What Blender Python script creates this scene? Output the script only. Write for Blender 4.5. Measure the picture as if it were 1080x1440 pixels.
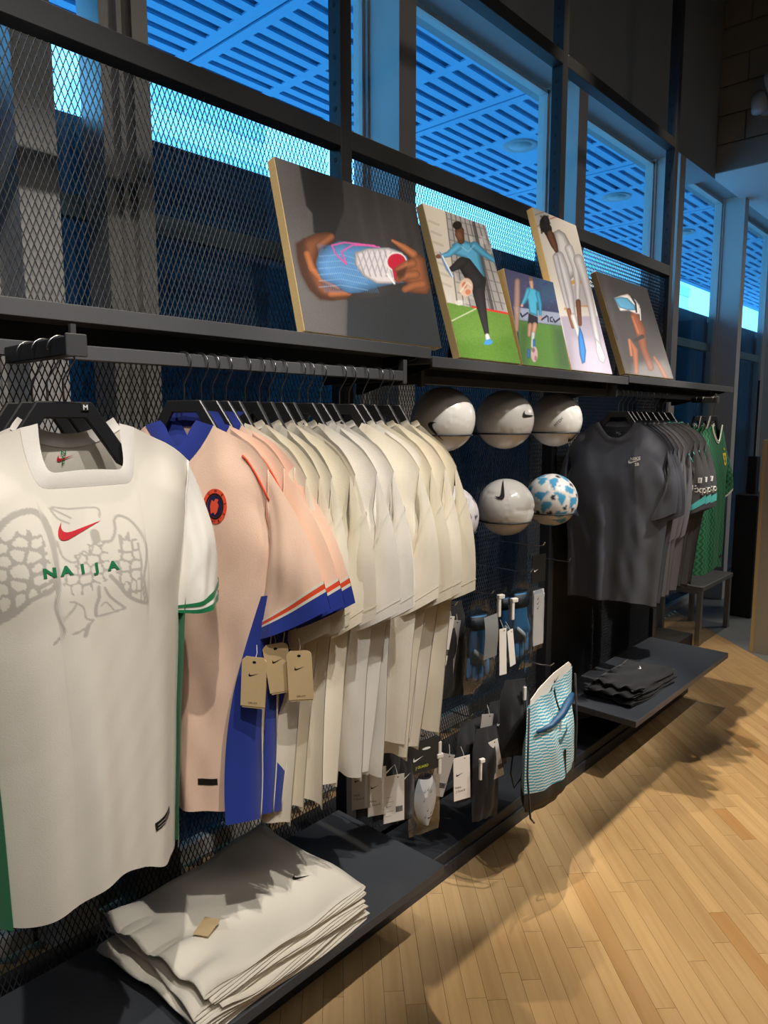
import bpy, bmesh, math, random
import numpy as np
from mathutils import Vector, Matrix, Euler
from mathutils.bvhtree import BVHTree

for o in list(bpy.data.objects): bpy.data.objects.remove(o)
SC = bpy.context.scene
COL = SC.collection
R = random.Random(7)

# ------------------------------------------------------------------ camera
H = 1.613            # lens height; world: X along the wall, Y towards the wall, Z up
D = 1.66             # distance from the lens to the front of the rack
cam_d = bpy.data.cameras.new('camera'); cam = bpy.data.objects.new('camera', cam_d); COL.objects.link(cam)
cam_d.sensor_fit = 'VERTICAL'; cam_d.sensor_height = 36.0; cam_d.lens = 36.0 * 998.0 / 1440.0
cam_d.clip_start = 0.02; cam_d.clip_end = 200
Rw = np.array([[0.67484291, -0.09315766, 0.73205785], [-0.73796075, -0.08385608, 0.66961339], [-0.00099211, -0.99211381, -0.12533638]])
right, down, fwd = Rw[:, 0], Rw[:, 1], Rw[:, 2]
M = Matrix.Identity(4)
for i in range(3):
    M[i][0] = right[i]; M[i][1] = -down[i]; M[i][2] = -fwd[i]
cam.matrix_world = Matrix.Translation((0, 0, H)) @ M
SC.camera = cam

# ------------------------------------------------------------------ world, exposure, lights
vs = SC.view_settings
vs.view_transform = 'Standard'; vs.look = 'None'; vs.exposure = 0.0; vs.gamma = 1.0; vs.use_curve_mapping = False
W = bpy.data.worlds.new('world'); SC.world = W; W.use_nodes = True
W.node_tree.nodes['Background'].inputs[0].default_value = (0.20, 0.60, 1.0, 1)
W.node_tree.nodes['Background'].inputs[1].default_value = 4.2

WARM = (1.0, 0.93, 0.84)
def spot(loc, target, power, size=50, blend=0.4, rad=0.03, col=WARM, name='spot_lamp'):
    l = bpy.data.lights.new(name, 'SPOT'); l.energy = power; l.color = col
    l.spot_size = math.radians(size); l.spot_blend = blend; l.shadow_soft_size = rad
    o = bpy.data.objects.new(name, l); COL.objects.link(o); o.location = loc
    d = Vector(target) - Vector(loc)
    o.rotation_euler = d.to_track_quat('-Z', 'Y').to_euler()
    return o
# track along the wall, just in front of the rack: pools on the floor, shelf shadow line
for x, tx, p in ((0.7, 1.1, 130), (1.9, 2.15, 270), (3.05, 3.2, 360), (4.2, 4.2, 250), (5.3, 5.2, 130)):
    spot((x, 1.54, 4.15), (tx, 0.75, 0.0), p, 44, 0.55, 0.02, (1.0, 0.84, 0.62))
# room side track aimed at the merchandise
for x, tx, p, tz in ((-0.35, 0.40, 215, 1.2), (0.5, 0.95, 215, 1.05), (1.5, 1.55, 225, 1.1), (2.5, 2.30, 250, 1.05), (3.4, 3.10, 430, 1.1), (4.9, 3.95, 300, 1.2)):
    spot((x, -0.6, 4.0), (tx, 1.5, tz), p, 28, 0.6, 0.025, WARM)
# upper wash on the pictures; the first added to brighten the upper-left mesh
for x, tx, p in ((0.2, 0.75, 260), (0.9, 1.45, 95), (2.1, 2.3, 95), (3.1, 3.1, 80)):
    spot((x, -0.5, 4.0), (tx, 1.45, 2.1), p, 25, 0.7, 0.04, (1.0, 0.93, 0.85))
spot((2.9, -0.6, 4.0), (2.18, 1.2, 0.52), 300, 13, 0.6, 0.025, WARM)  # extra narrow spot added to brighten the striped sack
# the shop's general light overhead; the last one added to brighten the far end
for x, y, p in ((-1.0, -2.0, 26), (3.0, -2.5, 20), (8.5, -0.5, 45)):
    a = bpy.data.lights.new('unseen_area_light', 'AREA'); a.energy = p; a.size = 1.2; a.color = (1.0, 0.9, 0.78)
    o = bpy.data.objects.new('unseen_area_light', a); COL.objects.link(o); o.location = (x, y, 4.6 if x < 6 else 3.4)

# ------------------------------------------------------------------ helpers
def lin(c):
    c = c / 255.0
    return c / 12.92 if c <= 0.04045 else ((c + 0.055) / 1.055) ** 2.4
def rgb(r, g, b): return (lin(r), lin(g), lin(b))
def hx(h): return rgb(int(h[0:2], 16), int(h[2:4], 16), int(h[4:6], 16))

MATS = {}
def mat(name, col, rough=0.6, metal=0.0, var=0.0, vscale=8.0, bump=0.0, bscale=60.0, spec=0.5, sheen=0.0, coat=0.0, attr=False, rnd=0.0, stretch=None, trans=0.0, alpha=1.0):
    if name in MATS: return MATS[name]
    m = bpy.data.materials.new(name); m.use_nodes = True; MATS[name] = m
    nt = m.node_tree; N = nt.nodes; L = nt.links; b = N['Principled BSDF']
    b.inputs['Base Color'].default_value = (*col, 1); b.inputs['Roughness'].default_value = rough
    b.inputs['Metallic'].default_value = metal; b.inputs['Specular IOR Level'].default_value = spec
    if sheen: b.inputs['Sheen Weight'].default_value = sheen
    if coat: b.inputs['Coat Weight'].default_value = coat; b.inputs['Coat Roughness'].default_value = 0.12
    if trans: b.inputs['Transmission Weight'].default_value = trans
    if alpha < 1: b.inputs['Alpha'].default_value = alpha
    src = None
    tc = N.new('ShaderNodeTexCoord'); co = tc.outputs['Object']
    if stretch:
        mp = N.new('ShaderNodeMapping'); mp.inputs['Scale'].default_value = stretch; L.new(co, mp.inputs[0]); co = mp.outputs[0]
    if attr:
        a = N.new('ShaderNodeVertexColor'); a.layer_name = 'Col'; src = a.outputs[0]
    if var:
        n = N.new('ShaderNodeTexNoise'); n.inputs['Scale'].default_value = vscale; n.inputs['Detail'].default_value = 4; L.new(co, n.inputs[0])
        mr = N.new('ShaderNodeMapRange'); mr.inputs[3].default_value = 1 - var; mr.inputs[4].default_value = 1 + var; L.new(n.outputs[0], mr.inputs[0])
        mx = N.new('ShaderNodeMix'); mx.data_type = 'RGBA'; mx.blend_type = 'MULTIPLY'; mx.inputs[0].default_value = 1
        if src: L.new(src, mx.inputs[6])
        else: mx.inputs[6].default_value = (*col, 1)
        L.new(mr.outputs[0], mx.inputs[7]); src = mx.outputs[2]
    if rnd:
        oi = N.new('ShaderNodeObjectInfo'); hs = N.new('ShaderNodeHueSaturation')
        mr = N.new('ShaderNodeMapRange'); mr.inputs[3].default_value = 1 - rnd; mr.inputs[4].default_value = 1 + rnd; L.new(oi.outputs['Random'], mr.inputs[0])
        L.new(mr.outputs[0], hs.inputs['Value'])
        if src: L.new(src, hs.inputs['Color'])
        else: hs.inputs['Color'].default_value = (*col, 1)
        src = hs.outputs[0]
    if src: L.new(src, b.inputs['Base Color'])
    if bump:
        n = N.new('ShaderNodeTexNoise'); n.inputs['Scale'].default_value = bscale; n.inputs['Detail'].default_value = 3; L.new(co, n.inputs[0])
        bp = N.new('ShaderNodeBump'); bp.inputs['Strength'].default_value = bump; bp.inputs['Distance'].default_value = 0.004
        L.new(n.outputs[0], bp.inputs['Height']); L.new(bp.outputs[0], b.inputs['Normal'])
    return m

def link(o, parent=None):
    COL.objects.link(o)
    if parent is not None: o.parent = parent
    return o
def tag(o, label=None, cat=None, group=None, kind=None):
    if label: o['label'] = label
    if cat: o['category'] = cat
    if group: o['group'] = group
    if kind: o['kind'] = kind
    return o
def empty(name, loc=(0, 0, 0), rz=0.0, label=None, cat=None, group=None, kind=None):
    o = bpy.data.objects.new(name, None); COL.objects.link(o); o.location = loc; o.rotation_euler = (0, 0, rz)
    o.empty_display_size = 0.05
    return tag(o, label, cat, group, kind)

class MB:
    def __init__(s): s.v = []; s.f = []; s.c = None
    def add(s, v, f):
        n = len(s.v); s.v += [tuple(p) for p in v]; s.f += [tuple(i + n for i in q) for q in f]; return s
    def box(s, a, b):
        x0, y0, z0 = a; x1, y1, z1 = b
        return s.add([(x0, y0, z0), (x1, y0, z0), (x1, y1, z0), (x0, y1, z0), (x0, y0, z1), (x1, y0, z1), (x1, y1, z1), (x0, y1, z1)],
                     [(0, 3, 2, 1), (4, 5, 6, 7), (0, 1, 5, 4), (1, 2, 6, 5), (2, 3, 7, 6), (3, 0, 4, 7)])
    def cbox(s, c, d): return s.box([c[i] - d[i] / 2 for i in range(3)], [c[i] + d[i] / 2 for i in range(3)])
    def tube(s, path, r, n=8, closed=False, cap=True):
        P = [Vector(p) for p in path]; m = len(P); rs = r if isinstance(r, (list, tuple)) else [r] * m
        v = []; f = []; prev = None
        for i, p in enumerate(P):
            if closed: t = P[(i + 1) % m] - P[i - 1]
            else: t = P[min(i + 1, m - 1)] - P[max(i - 1, 0)]
            t.normalize()
            if prev is None:
                a = Vector((0, 0, 1)) if abs(t.z) < 0.9 else Vector((1, 0, 0)); u = t.cross(a).normalized()
            else: u = (prev - t * prev.dot(t)).normalized()
            prev = u; w = t.cross(u)
            for k in range(n):
                an = 2 * math.pi * k / n; v.append(p + (u * math.cos(an) + w * math.sin(an)) * rs[i])
        for i in range(m if closed else m - 1):
            j = (i + 1) % m
            for k in range(n): f.append((i * n + k, i * n + (k + 1) % n, j * n + (k + 1) % n, j * n + k))
        if cap and not closed:
            f.append(tuple(range(n - 1, -1, -1))); f.append(tuple((m - 1) * n + k for k in range(n)))
        return s.add(v, f)
    def lathe(s, prof, n=24, c=(0, 0, 0)):
        v = []; f = []; m = len(prof)
        for r, z in prof:
            for k in range(n):
                a = 2 * math.pi * k / n; v.append((c[0] + r * math.cos(a), c[1] + r * math.sin(a), c[2] + z))
        for i in range(m - 1):
            for k in range(n): f.append((i * n + k, i * n + (k + 1) % n, (i + 1) * n + (k + 1) % n, (i + 1) * n + k))
        return s.add(v, f)
    def prism(s, poly, y0, y1, plane='xz'):
        n = len(poly)
        g = (lambda p, d: (p[0], d, p[1])) if plane == 'xz' else ((lambda p, d: (d, p[0], p[1])) if plane == 'yz' else (lambda p, d: (p[0], p[1], d)))
        v = [g(p, y0) for p in poly] + [g(p, y1) for p in poly]
        f = [tuple(range(n)), tuple(range(2 * n - 1, n - 1, -1))] + [(i, i + n, (i + 1) % n + n, (i + 1) % n) for i in range(n)]
        return s.add(v, f)
    def grid(s, A, flip=False):
        A = np.asarray(A); nv, nu = A.shape[:2]
        n = len(s.v); s.v += [tuple(p) for p in A.reshape(-1, 3)]
        for j in range(nv - 1):
            for i in range(nu - 1):
                a = n + j * nu + i; q = (a, a + 1, a + nu + 1, a + nu)
                s.f.append(q[::-1] if flip else q)
        return s
    def mesh(s, name, m=None, smooth=False, bevel=0, recalc=True, cols=None):
        me = bpy.data.meshes.new(name); me.from_pydata(s.v, [], s.f)
        if recalc or bevel:
            bm = bmesh.new(); bm.from_mesh(me)
            if bevel:
                bmesh.ops.remove_doubles(bm, verts=bm.verts, dist=1e-6)
                bmesh.ops.bevel(bm, geom=[e for e in bm.edges if e.is_manifold and e.calc_face_angle(0) > 0.5], offset=bevel, segments=1, affect='EDGES')
            bmesh.ops.recalc_face_normals(bm, faces=bm.faces); bm.to_mesh(me); bm.free()
        if smooth: me.polygons.foreach_set('use_smooth', [True] * len(me.polygons))
        if cols is not None:
            ca = me.color_attributes.new('Col', 'FLOAT_COLOR', 'POINT')
            ca.data.foreach_set('color', np.asarray(cols, dtype=np.float32).reshape(-1))
        if m is not None: me.materials.append(m)
        return me
    def build(s, name, m, parent=None, smooth=False, bevel=0, loc=None, rot=None, recalc=True, cols=None):
        o = bpy.data.objects.new(name, s.mesh(name, m, smooth, bevel, recalc, cols)); link(o, parent)
        if loc is not None: o.location = loc
        if rot is not None: o.rotation_euler = rot
        return o
def inst(name, me, parent=None, loc=None, rot=None, scale=None):
    o = bpy.data.objects.new(name, me); link(o, parent)
    if loc is not None: o.location = loc
    if rot is not None: o.rotation_euler = rot
    if scale is not None: o.scale = scale
    return o
def S(o): o['kind'] = 'structure'; return o

# ------------------------------------------------------------------ materials
m_black = mat('black_steel', hx('23262b'), 0.55, 0.0, 0.10, 12, 0.05, 200)
m_rack = mat('rack_steel', hx('2c2e33'), 0.5, 0.0, 0.08, 10, 0.03, 200)
m_mesh = mat('mesh_steel', hx('44464a'), 0.5, 0.2)
m_shelf = mat('shelf_metal', hx('46474a'), 0.5, 0.0, 0.06, 14, 0.03, 220)
m_bench = mat('bench_metal', hx('4c5057'), 0.36, 0.0, 0.12, 5, 0.02, 120)
m_grey = mat('grey_wall_paint', hx('9a9da0'), 0.85, 0, 0.06, 3, 0.08, 60)
m_colm = mat('column_paint', hx('c2c1be'), 0.6, 0, 0.05, 4)
m_alu = mat('aluminium', hx('a9a7a3'), 0.4, 0.6, 0.05, 5)
m_dark = mat('dark_interior', hx('2a2a2c'), 0.8)
m_ceil = mat('ceiling_paint', hx('3a3b3d'), 0.9)
m_white_ceil = mat('pale_ceiling_paint', hx('d6d8da'), 0.85)
m_soffit = mat('soffit_metal', hx('78c0e8'), 0.6)
m_slotback = mat('soffit_backing', hx('8ccbe8'), 0.8)
m_spandrel = mat('spandrel_panel', hx('22485f'), 0.25, 0, 0.2, 2, spec=0.6)
m_chrome = mat('chrome', hx('c9c9c9'), 0.18, 1.0)
m_hook = mat('hook_wire', hx('8b8b8d'), 0.28, 1.0)
m_hanger = mat('hanger_plastic', hx('1f2023'), 0.42, 0, 0.1, 30)
m_wood_edge = mat('raw_pine_edge', hx('d9bd86'), 0.65, 0, 0.15, 40, stretch=(1, 1, 12))
m_concrete = mat('concrete_floor', hx('7d8286'), 0.35, 0, 0.15, 2.5, 0.05, 30)
m_board = mat('maple_board', hx('c7a169'), 0.42, 0, 0.10, 5.0, 0.03, 60, rnd=0.10, stretch=(0.6, 14, 1), coat=0.15)
m_floorgap = mat('floor_seam', hx('6a4c2c'), 0.8)
m_tagw = mat('tag_white', hx('e8e2da'), 0.7)
m_tagk = mat('tag_kraft', hx('cdb488'), 0.75, 0, 0.06, 60)
m_ink = mat('black_ink', hx('141414'), 0.6)
m_red = mat('red_print', hx('d01f2e'), 0.55)
m_green = mat('green_print', hx('12784a'), 0.6)
m_white_ink = mat('white_print', hx('f2f2f2'), 0.6)
m_grey_ink = mat('grey_print', hx('8f8c88'), 0.7)
def glassy(name, tint, gloss):
    if name in MATS: return MATS[name]
    m = bpy.data.materials.new(name); m.use_nodes = True; MATS[name] = m
    nt = m.node_tree; N = nt.nodes; L = nt.links; N.remove(N['Principled BSDF'])
    t = N.new('ShaderNodeBsdfTransparent'); t.inputs[0].default_value = (*tint, 1)
    g = N.new('ShaderNodeBsdfGlossy'); g.inputs['Roughness'].default_value = 0.03
    fr = N.new('ShaderNodeLayerWeight'); fr.inputs[0].default_value = 0.5
    pw = N.new('ShaderNodeMath'); pw.operation = 'POWER'; pw.inputs[1].default_value = 5; L.new(fr.outputs['Facing'], pw.inputs[0])
    ma = N.new('ShaderNodeMath'); ma.operation = 'MULTIPLY_ADD'; ma.inputs[1].default_value = 0.6; ma.inputs[2].default_value = gloss; L.new(pw.outputs[0], ma.inputs[0])
    mx = N.new('ShaderNodeMixShader'); L.new(ma.outputs[0], mx.inputs[0]); L.new(t.outputs[0], mx.inputs[1]); L.new(g.outputs[0], mx.inputs[2])
    L.new(mx.outputs[0], N['Material Output'].inputs[0]); return m
m_glass = glassy('window_glass', (0.80, 0.93, 1.0), 0.03)
m_poly = glassy('clear_poly_bag', (0.80, 0.82, 0.84), 0.14)
m_cards = mat('print_colours', (0.5, 0.5, 0.5), 0.42, attr=True, coat=0.1)
m_cloth_col = mat('printed_cloth', (0.7, 0.7, 0.7), 0.75, attr=True, bump=0.08, bscale=500, sheen=0.15)
def cloth(name, h, rough=0.85, sheen=0.2, bump=0.12, bs=420): return mat(name, hx(h), rough, 0, 0.03, 20, bump, bs, spec=0.25, sheen=sheen)
c_white = cloth('white_jersey_knit', 'f2efe9')
c_cream = cloth('cream_cotton', 'efe8d6')
c_ivory = cloth('ivory_cotton', 'f1ebdd')
c_peach = cloth('peach_knit', 'f4d2bc')
c_royal = cloth('royal_blue_knit', '243a9a')
c_orange = cloth('orange_piping', 'e8502c')
c_char = cloth('charcoal_cotton', '5c606c', sheen=0.1)
c_slate = cloth('slate_cotton', '76767f', sheen=0.1)
c_dkgrey = cloth('dark_grey_knit', '55555a', sheen=0.1)
c_blk = cloth('black_cotton', '28282c', sheen=0.25)
c_teal = cloth('teal_trim', '5fd0d0')
c_green = cloth('green_trim', '137a4b')
c_offw = cloth('off_white_trim', 'e8e4d6')

# ================================================================== STRUCTURE
def project(p):
    d = np.array([p[0], p[1], p[2] - H]); z = d @ fwd
    if z < 0.05: return None
    return 540 + 998 * (d @ right) / z, 720 + 998 * (d @ down) / z, z

# ---- board material: grain runs with the board
mb = bpy.data.materials.new('maple_floor_board'); mb.use_nodes = True
def _board_nodes(m, attr):
    nt = m.node_tree; N = nt.nodes; L = nt.links; b = N['Principled BSDF']
    g = N.new('ShaderNodeNewGeometry'); mp = N.new('ShaderNodeMapping'); mp.inputs['Rotation'].default_value = (0, 0, -math.radians(46.1)); mp.inputs['Scale'].default_value = (1, 1, 1)
    L.new(g.outputs['Position'], mp.inputs[0])
    m2 = N.new('ShaderNodeMapping'); m2.inputs['Scale'].default_value = (2.2, 34, 1); L.new(mp.outputs[0], m2.inputs[0])
    oi = N.new('ShaderNodeObjectInfo'); rv = oi.outputs['Random']
    if attr:
        a = N.new('ShaderNodeVertexColor'); a.layer_name = 'Col'; sp = N.new('ShaderNodeSeparateColor'); L.new(a.outputs[0], sp.inputs[0]); rv = sp.outputs[0]
    n = N.new('ShaderNodeTexNoise'); n.noise_dimensions = '4D'; n.inputs['Scale'].default_value = 1.0; n.inputs['Detail'].default_value = 5; n.inputs['Distortion'].default_value = 0.6
    ml = N.new('ShaderNodeMath'); ml.operation = 'MULTIPLY'; ml.inputs[1].default_value = 40; L.new(rv, ml.inputs[0]); L.new(ml.outputs[0], n.inputs['W']); L.new(m2.outputs[0], n.inputs[0])
    r1 = N.new('ShaderNodeValToRGB'); e = r1.color_ramp.elements
    e[0].position = 0.25; e[0].color = (*rgb(190, 158, 116), 1); e[1].position = 0.75; e[1].color = (*rgb(212, 184, 142), 1); L.new(n.outputs[0], r1.inputs[0])
    r2 = N.new('ShaderNodeValToRGB'); e = r2.color_ramp.elements
    e[0].position = 0.0; e[0].color = (*rgb(228, 208, 182), 1); e[1].position = 1.0; e[1].color = (*rgb(255, 250, 240), 1)
    k = r2.color_ramp.elements.new(0.06); k.color = (*rgb(234, 228, 216), 1)
    k = r2.color_ramp.elements.new(0.5); k.color = (*rgb(246, 241, 232), 1); L.new(rv, r2.inputs[0])
    mx = N.new('ShaderNodeMix'); mx.data_type = 'RGBA'; mx.blend_type = 'MULTIPLY'; mx.inputs[0].default_value = 1; L.new(r1.outputs[0], mx.inputs[6]); L.new(r2.outputs[0], mx.inputs[7])
    L.new(mx.outputs[2], b.inputs['Base Color']); b.inputs['Roughness'].default_value = 0.42; b.inputs['Specular IOR Level'].default_value = 0.4
    bp = N.new('ShaderNodeBump'); bp.inputs['Strength'].default_value = 0.05; bp.inputs['Distance'].default_value = 0.002; L.new(n.outputs[0], bp.inputs['Height']); L.new(bp.outputs[0], b.inputs['Normal'])
_board_nodes(mb, False)
mb2 = bpy.data.materials.new('maple_floor_board_far'); mb2.use_nodes = True; _board_nodes(mb2, True)

floor = S(empty('floor')); floor['label'] = 'pale maple strip floor laid on the diagonal'
fb = MB(); fb.box((-4, -7, -0.10), (14, 2.2, -0.0125)); fb.build('subfloor', m_floorgap, floor)
A = math.radians(46.1); dv = Vector((math.cos(A), math.sin(A), 0)); nvv = Vector((math.sin(A), -math.cos(A), 0))
BW = 0.0576
bm_ = MB(); bm_.cbox((0, 0, -0.006), (1, 1, 0.012)); board_me = bm_.mesh('board', mb)
cand = []
rb = random.Random(3)
i0 = int(-1.2 / BW); i1 = int(2.90 / BW)
for i in range(i0, i1):
    q = (i + 0.5) * BW
    p = -3.0 - rb.random() * 0.6
    while p < 6.6:
        Lb = rb.choice([0.22, 0.3, 0.38, 0.46, 0.55, 0.65, 0.8, 0.95])
        c = nvv * q + dv * (p + Lb / 2)
        e0 = nvv * q + dv * p; e1 = nvv * q + dv * (p + Lb)
        p += Lb
        if e1.y > 2.15:
            Lb -= (e1.y - 2.15) / dv.y
            if Lb < 0.05: continue
            e1 = e0 + dv * Lb; c = e0 + dv * Lb / 2
        if min(e0.y, e1.y) < -3.2: continue
        cand.append((c, Lb, e0, e1))
vis = []; far = []
for c, Lb, e0, e1 in cand:
    pr = [project(x) for x in (e0, c, e1)]
    ok = any(a and -20 < a[0] < 1100 and 900 < a[1] < 1460 for a in pr) and min(e0.y, e1.y) < 1.42
    (vis if ok else far).append((c, Lb))
vis.sort(key=lambda t: t[0].length)
far += vis[295:]; vis = vis[:295]
for c, Lb in vis:
    inst('board', board_me, floor, loc=c, rot=(0, 0, A), scale=(Lb - 0.0011, BW - 0.0009, 1))
fm = MB(); cols = []
for c, Lb in far:
    h = Lb / 2 - 0.0006; w = BW / 2 - 0.00045
    pts = [c + dv * sx * h + nvv * sy * w + Vector((0, 0, sz)) for sz in (-0.012, 0) for sx, sy in ((-1, -1), (1, -1), (1, 1), (-1, 1))]
    fm.add(pts, [(4, 5, 6, 7), (0, 1, 5, 4), (1, 2, 6, 5), (2, 3, 7, 6), (3, 0, 4, 7)]); rv = rb.random(); cols += [(rv, rv, rv, 1)] * 8
o = fm.build('outer_boards', mb2, floor, recalc=True, cols=cols); o['kind'] = 'stuff'
# concrete beyond the end of the boards (cut along the diagonal)
qe = i1 * BW; cf = MB()
a = nvv * qe + dv * (-4.5); b = nvv * qe + dv * 6.0
cf.prism([(a.x, a.y), (14, -8), (14, 6), (b.x, b.y)], -0.013, -0.001, 'xy'); S(cf.build('floor_concrete', m_concrete))
tr = MB(); tr.add([nvv * (qe + k) + dv * l + Vector((0, 0, z)) for z in (-0.01, 0.001) for k, l in ((0, -4), (0.012, -4), (0.012, 3.2), (0, 3.2))], [(0, 1, 2, 3), (4, 5, 6, 7), (0, 1, 5, 4), (1, 2, 6, 5), (2, 3, 7, 6), (3, 0, 4, 7)])
S(tr.build('trim_1', mat('floor_transition', hx('6d665c'), 0.4, 0.6)))

# ---- shell
YC, YG, ZH = 2.0, 2.2, 3.475
XB = 5.98
w = MB(); w.box((-4, YC, ZH), (XB, YG + 0.12, 5.2)); S(w.build('wall_window', m_grey))
w = MB(); w.box((XB + 0.02, YC, 3.53), (14, YG + 0.12, 5.2)); S(w.build('wall_window_far', m_grey))
w = MB(); w.box((-4, -7, 5.0), (XB, YC, 5.2)); S(w.build('ceiling', m_ceil))
w = MB(); w.box((XB, -7, 3.515), (14, YC + 0.05, 3.56)); S(w.build('ceiling_low', m_white_ceil))
w = MB(); w.box((-4.2, -7, -0.1), (-4, 2.4, 5.2)); S(w.build('wall_near', m_dark))
w = MB(); w.box((14, -7, -0.1), (14.2, 2.4, 5.2)); S(w.build('wall_far', m_dark))
w = MB(); w.box((-4, -7.2, -0.1), (14, -7, 5.2)); S(w.build('wall_right', mat('shop_wall', hx('6f6a64'), 0.85)))
# painted block bulkhead over the low ceiling
blk = mat('painted_block', hx('8f8c86'), 0.85, 0, 0.08, 6, 0.25, 40, rnd=0.06)
bulk = S(empty('wall_bulkhead'))
w = MB(); w.box((XB + 0.012, -7, 3.56), (XB + 0.10, YC, 5.1)); w.build('mortar', mat('block_mortar', hx('7c7973'), 0.9), bulk)
bme = MB(); bme.cbox((0, 0, 0), (0.02, 0.392, 0.197)); bme = bme.mesh('block', blk, bevel=0.003)
bmh = MB(); bmh.cbox((0, 0, 0), (0.02, 0.192, 0.197)); bmh = bmh.mesh('block', blk, bevel=0.003)
for r_ in range(8):
    z = 3.615 + r_ * 0.207 - 0.002
    y = YC - 0.002
    if r_ % 2: inst('block', bmh, bulk, loc=(XB + 0.006 + R.uniform(-.001, .001), y - 0.098, z)); y -= 0.2
    for k in range(10):
        inst('block', bme, bulk, loc=(XB + 0.006 + R.uniform(-.002, .002), y - 0.198 - 0.4 * k, z))

# ---- window columns, panes
colX = [(1.192 + 0.7465 * k) * YC for k in range(-4, 7)]
CWD = 0.105
n = 2
for k, xr in enumerate(colX):
    z1 = ZH if xr < XB else 3.53
    c = MB(); c.box((xr - CWD, YC, 0), (xr, YG + 0.05, z1)); c.box((xr - CWD - 0.012, YG - 0.035, 0), (xr + 0.012, YG + 0.045, z1))
    S(c.build('trim_%d' % n, m_colm)); n += 1
for k in range(len(colX) - 1):
    xa, xb = colX[k] + 0.0125, colX[k + 1] - CWD - 0.0125
    z1 = 3.46 if xb < XB else 3.515
    wn = S(empty('window_%d' % (k + 1), ((xa + xb) / 2, YG, 0)))
    hw = (xb - xa) / 2
    g = MB(); g.box((-hw + 0.012, -0.004, 0.05), (hw - 0.012, 0.004, z1 - 0.02)); g.build('pane', m_glass, wn)
    f = MB()
    f.box((-hw, -0.02, 0), (-hw + 0.014, 0.03, z1)); f.box((hw - 0.014, -0.02, 0), (hw, 0.03, z1))
    f.box((-hw, -0.02, z1 - 0.022), (hw, 0.03, z1)); f.box((-hw, -0.02, 0), (hw, 0.03, 0.06))
    f.build('window_frame', m_colm, wn)
    t = MB(); t.box((-hw + 0.014, 0.012, 2.235), (hw - 0.014, 0.05, 2.30)); t.build('transom', m_alu, wn)
    sp = MB(); sp.box((-hw - 0.065, 0.075, 0), (hw + 0.065, 0.10, 2.555)); sp.build('spandrel_panel', glassy('tinted_spandrel', (0.055, 0.084, 0.10), 0.05), wn)
w = MB(); w.box((-4, D + 0.062, -0.005), (5.2, YC - 0.002, 0.09)); S(w.build('dark_floor_strip', m_dark))  # dark strip added to hide the lit floor behind the mesh
# silver structural post behind the mesh
c = MB()
c.box((1.035, 2.02, 0), (1.165, 2.15, ZH)); c.box((1.075, 1.995, 0), (1.09, 2.02, ZH)); c.box((1.115, 1.985, 0), (1.165, 2.02, ZH))
S(c.build('trim_%d' % n, m_alu)); n += 1

# ---- outside: canopy soffit with slotted panels, towers, ground
ZS = H + 2.2
can = S(empty('canopy_soffit'))
w = MB(); w.box((-6, 2.33, ZS + 0.035), (34, 4.23, ZS + 0.25)); w.build('canopy_slab', m_slotback, can)
def slot_panel(disc):
    p = MB(); Wd = 1.765; y0, y1 = 2.34, 4.22
    cx = [(0.075, 0.565), (0.635, 1.125), (1.19, 1.68)]
    rows = [2.42 + 0.115 * k for k in range(16)]; sh = 0.05
    y = y0
    def q(xa, xb, ya, yb): p.box((xa, ya, 0), (xb, yb, 0.012))
    for r_ in rows:
        q(0.008, Wd - 0.008, y, r_)
        xs = 0.008
        for j, (a_, b_) in enumerate(cx):
            if disc and j == 1 and 3.02 < r_ < 3.45: continue
            q(xs, a_, r_, r_ + sh); xs = b_
        q(xs, Wd - 0.008, r_, r_ + sh); y = r_ + sh
    q(0.008, Wd - 0.008, y, y1)
    return p.mesh('soffit_panel', m_soffit)
pa, pb = slot_panel(False), slot_panel(True)
for k in range(-3, 12): inst('soffit_panel', pb if k % 1 == 0 else pa, can, loc=(2.65 + 1.77 * k, 0, ZS))
dl = MB(); dl.lathe([(0.0, -0.012), (0.085, -0.012), (0.088, -0.004), (0.10, -0.004), (0.135, -0.010), (0.14, 0.0)], 28); dl = dl.mesh('soffit_downlight', mat('downlight_trim', hx('9aa4aa'), 0.5), smooth=True)
for k in range(-2, 8): inst('soffit_downlight', dl, can, loc=(5.17 - 1.77 + 1.77 * k - 0.0, 3.245, ZS + 0.0))
w = MB(); w.box((-6, 4.22, ZS - 0.02), (34, 4.30, ZS + 0.3)); w.build('canopy_fascia', m_soffit, can)
w = MB(); w.box((-60, 2.35, -0.3), (160, 160, -0.1)); S(w.build('ground_outside', mat('pale_paving', hx('b0b4b6'), 0.9)))
m_tower = mat('tower_cladding', hx('eef2f4'), 0.7); m_tband = mat('tower_glazing', hx('b9cad4'), 0.4)
def tower(x, y, wd, dp, h, lab):
    t = empty('office_tower', (x, y, -0.1), 0, lab, 'building', 'towers beyond the canopy')
    b = MB(); b.box((-wd / 2, 0, 0), (wd / 2, dp, h)); b.build('tower_body', m_tower, t)
    me = MB(); me.box((-wd / 2 - 0.05, -0.12, 0), (wd / 2 + 0.05, 0.0, 1.3)); me = me.mesh('window_band', m_tband)
    for k in range(int(h / 3)): inst('window_band', me, t, loc=(0, 0, 1.2 + 3 * k))
tower(101, 38, 9, 12, 30, 'pale tower with ribbon windows glimpsed past the far window column')
tower(30, 44, 10, 10, 26, 'pale tower with ribbon windows glimpsed through the upper mesh')

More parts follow.
